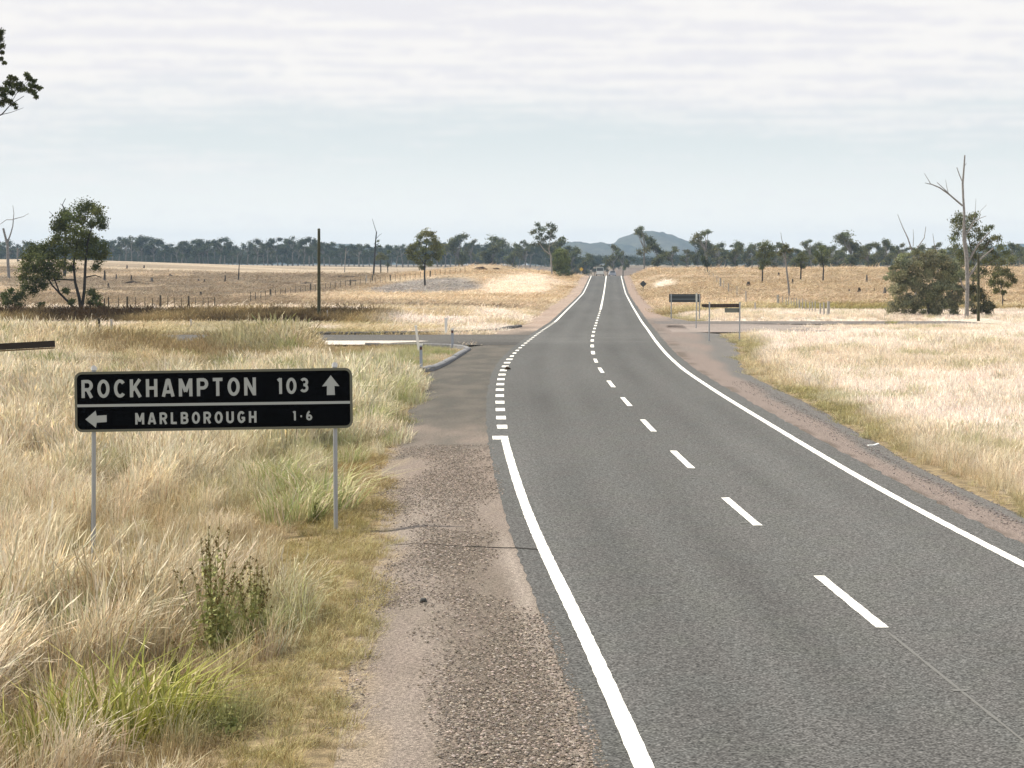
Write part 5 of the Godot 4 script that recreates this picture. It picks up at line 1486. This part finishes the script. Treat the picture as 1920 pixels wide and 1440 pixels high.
func build_odds() -> void:
	# a thin dark tube drawn as a line across the gravel shoulder
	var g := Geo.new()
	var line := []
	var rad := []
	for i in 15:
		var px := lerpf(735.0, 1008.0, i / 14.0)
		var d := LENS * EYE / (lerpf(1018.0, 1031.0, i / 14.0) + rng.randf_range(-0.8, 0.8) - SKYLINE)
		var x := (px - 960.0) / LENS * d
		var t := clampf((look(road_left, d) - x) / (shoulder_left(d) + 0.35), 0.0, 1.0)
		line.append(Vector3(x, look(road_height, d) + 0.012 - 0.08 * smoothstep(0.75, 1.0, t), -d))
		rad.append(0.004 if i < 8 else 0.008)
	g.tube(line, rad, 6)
	var o := put("dark_line", g.mesh(), plain("blackish line", Color(0.02, 0.017, 0.015), 0.8))
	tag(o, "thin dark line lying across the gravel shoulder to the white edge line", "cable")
	# clod on the road
	g = Geo.new()
	for k in 4:
		var q := Vector3(rng.randf_range(-0.16, 0.16), 0.03, rng.randf_range(-0.2, 0.2))
		g.tube([q + Vector3(-0.1, 0, 0), q + Vector3(-0.03, 0.07, 0.02), q + Vector3(0.08, 0.02, 0)], [0.02, 0.07, 0.02], 6)
	o = put("dark_clod", g.mesh(), plain("dark clod", Color(0.035, 0.022, 0.012), 1.0))
	var d1 := LENS * EYE / (694.0 - SKYLINE)
	o.position = Vector3((956.0 - 960.0) / LENS * d1, look(road_height, d1), -d1)
	tag(o, "small dark clod lying on the road beside the short edge dashes", "clod")
	# litter on the right gravel
	d1 = LENS * EYE / (833.0 - SKYLINE)
	g = Geo.new()
	g.box(Vector3(0.24, 0.035, 0.12), Transform3D(Basis(Vector3.UP, 0.3), Vector3(0, 0.02, 0)))
	g.box(Vector3(0.13, 0.02, 0.10), Transform3D(Basis(Vector3(0.2, 0.3, 1).normalized(), 0.35), Vector3(0.09, 0.05, 0.02)))
	o = put("litter", g.mesh(), plain("pale litter", Color(0.72, 0.74, 0.75), 0.6))
	o.position = Vector3((1636.0 - 960.0) / LENS * d1, look(road_height, d1) - 0.05, -d1)
	tag(o, "scrap of white litter on the grey gravel of the right shoulder", "litter")
	# single dark stone
	d1 = LENS * EYE / (1128.0 - SKYLINE)
	g = Geo.new()
	g.tube([Vector3(-0.045, 0.0, 0), Vector3(-0.02, 0.03, 0.01), Vector3(0.02, 0.032, 0), Vector3(0.045, 0.0, 0)], [0.012, 0.035, 0.032, 0.01], 7)
	o = put("stone", g.mesh(), plain("dark stone", Color(0.06, 0.062, 0.06), 0.8))
	o.position = Vector3((794.0 - 960.0) / LENS * d1, look(road_height, d1) - 0.01, -d1)
	tag(o, "single dark stone lying on the bare dirt of the left shoulder", "stone")

func _ready() -> void:
	rng.seed = 4711
	for e in [[noise_a, 5, 0.09, 3], [noise_b, 8, 0.35, 2], [noise_c, 13, 0.03, 3]]:
		e[0].seed = e[1]
		e[0].frequency = e[2]
		e[0].fractal_octaves = e[3]
	# camera: a long lens held level, its frame shifted down
	var cam := Camera3D.new()
	cam.name = "camera"
	cam.position = Vector3(0, EYE, 0)
	cam.set_frustum(2.0 * 720.0 / LENS, Vector2(0, -225.0 / LENS), 1.0, 9000.0)
	add_child(cam)
	cam.make_current()
	# sky, air, exposure
	var env := Environment.new()
	env.background_mode = Environment.BG_SKY
	var sky := Sky.new()
	var pan := PanoramaSkyMaterial.new()
	pan.panorama = build_sky()
	sky.sky_material = pan
	env.sky = sky
	env.background_energy_multiplier = 0.86
	env.tonemap_mode = Environment.TONE_MAPPER_LINEAR
	env.tonemap_exposure = 1.25
	env.sdfgi_enabled = true
	env.ssao_enabled = true
	env.ssil_enabled = true
	env.fog_enabled = true
	env.fog_density = 0.000115
	env.fog_light_color = Color(0.73, 0.86, 1.0)
	var world := WorldEnvironment.new()
	world.name = "world"
	world.environment = env
	add_child(world)
	# sun: high on the left, a little ahead of the viewer
	var sun := DirectionalLight3D.new()
	sun.name = "sun"
	sun.light_energy = 1.6
	sun.light_color = Color(1.0, 0.96, 0.885)
	sun.light_angular_distance = 0.5
	sun.shadow_enabled = true
	add_child(sun)
	sun.look_at_from_position(Vector3(-0.60, 0.77, -0.22), Vector3.ZERO)

	# the lie of the land and the course of the road: [distance, value]
	road_height = table([[-60, 0], [140, 0], [170, -0.08], [205, -0.24], [264, -0.27], [330, -0.34], [410, -0.33], [470, 0.25], [569, 1.36], [592, 1.68], [620, 1.5], [700, 0], [760, -1], [1400, -1]])
	road_left = table([[-60, 3.4], [0, 1.9], [23, 1.13], [30.8, 0.86], [40, 0.42], [49.4, 0.14], [62.2, -0.16], [68.6, -0.29], [85, -0.42], [97, -0.44], [105, -0.37], [112.5, -0.26], [127.2, 0.16], [154.5, 1.3], [204.9, 3.5], [265.2, 5.85], [410, 11.5], [572, 17.7], [900, 30]])
	road_centre = table([[-60, 7.6], [0, 5.5], [30.8, 4.47], [42.8, 4.12], [54.8, 3.84], [66.8, 3.71], [79.2, 3.65], [90.5, 3.61], [101.9, 3.65], [111.1, 3.72], [124.2, 3.95], [135.4, 4.26], [148.5, 4.68], [171, 5.5], [206.9, 6.9], [265.2, 9.25], [410, 14.8], [568, 21.0], [900, 34]])
	road_right = table([[-60, 10.6], [0, 8.7], [37.2, 7.48], [42.4, 7.31], [52, 7.14], [66.6, 7.08], [85, 7.02], [106, 7.12], [125, 7.55], [145.2, 8.2], [204.9, 10.44], [268.7, 12.84], [410, 18.3], [572, 24.6], [900, 38]])
	land_left = table([[-60, -0.95], [60, -0.95], [90, -0.7], [115, -0.35], [140, -0.05], [165, -0.05], [187, -0.25], [195, -0.3], [204, 0.6], [225, 0.3], [260, -0.1], [330, -0.4], [400, -0.5], [460, -0.2], [540, 0.9], [620, 1.3], [700, 1.4], [1000, 2.2], [1300, 3.0], [1380, 3.0]])
	land_right = table([[-60, -0.5], [60, -0.5], [110, -0.4], [140, -0.2], [200, -0.12], [215, 0.0], [240, 0.1], [300, 0.3], [400, 0.8], [500, 2.0], [600, 2.95], [650, 3.1], [700, 2.9], [780, 2.4], [1000, 2.4], [1300, 3.0], [1380, 3.0]])

	# materials
	var coarse := speckle(1024, 120, 255, 0.012, 3)
	var seal := speckle(1024, 70, 255, 0.02, 9)
	var chips := speckle(1024, 84, 238, 0.16, 33, 0.3)
	var grit := speckle(1024, 90, 240, 0.09, 35, 0.3)
	var soft := NoiseTexture2D.new()
	var sn := FastNoiseLite.new()
	sn.seed = 21
	sn.frequency = 0.05
	sn.fractal_octaves = 4
	soft.noise = sn
	soft.seamless = true
	soft.width = 512
	soft.height = 512
	mats["bark_map"] = speckle(256, 110, 255, 0.05, 17)
	mats["soil"] = surface_material("soil", coarse, 5.0, Color(1.35, 1.35, 1.35))
	mats["asphalt"] = surface_material("asphalt", chips, 15.3, Color(1.65, 1.65, 1.65))
	mats["gravel"] = surface_material("gravel", grit, 7.3, Color(1.6, 1.6, 1.6))
	mats["paint"] = surface_material("road paint", coarse, 1.9, Color(1.62, 1.62, 1.55), null, 0.7)
	mats["old_paint"] = plain("worn paint", Color(0.125, 0.126, 0.122))
	mats["white_paint"] = plain("white paint", Color(0.8, 0.8, 0.77), 0.6)
	mats["hill"] = surface_material("hill", coarse, 400.0, Color(1.3, 1.3, 1.3))
	mats["grass"] = leafy("grass blades", 0.34)
	mats["leaf"] = leafy("leaves", 0.26)
	mats["stone"] = leafy("gravel stone", 0.0)
	for e in [["far_bark", Color(0.40, 0.38, 0.35)], ["gum_bark", Color(0.42, 0.40, 0.37)], ["pale_bark", Color(0.62, 0.58, 0.53)], ["dark_bark", Color(0.055, 0.047, 0.036)], ["grey_bark", Color(0.20, 0.185, 0.165)], ["dead_bark", Color(0.44, 0.42, 0.40)]]:
		bark(e[0], e[1])

	build_ground()
	build_road()
	build_hills()
	build_treeline()
	build_direction_sign()
	build_small_signs()
	build_posts()
	build_fences()
	build_paddock_litter()
	build_trees()
	build_vehicles()
	build_weeds()
	build_odds()
	build_gravel()
	build_grass()
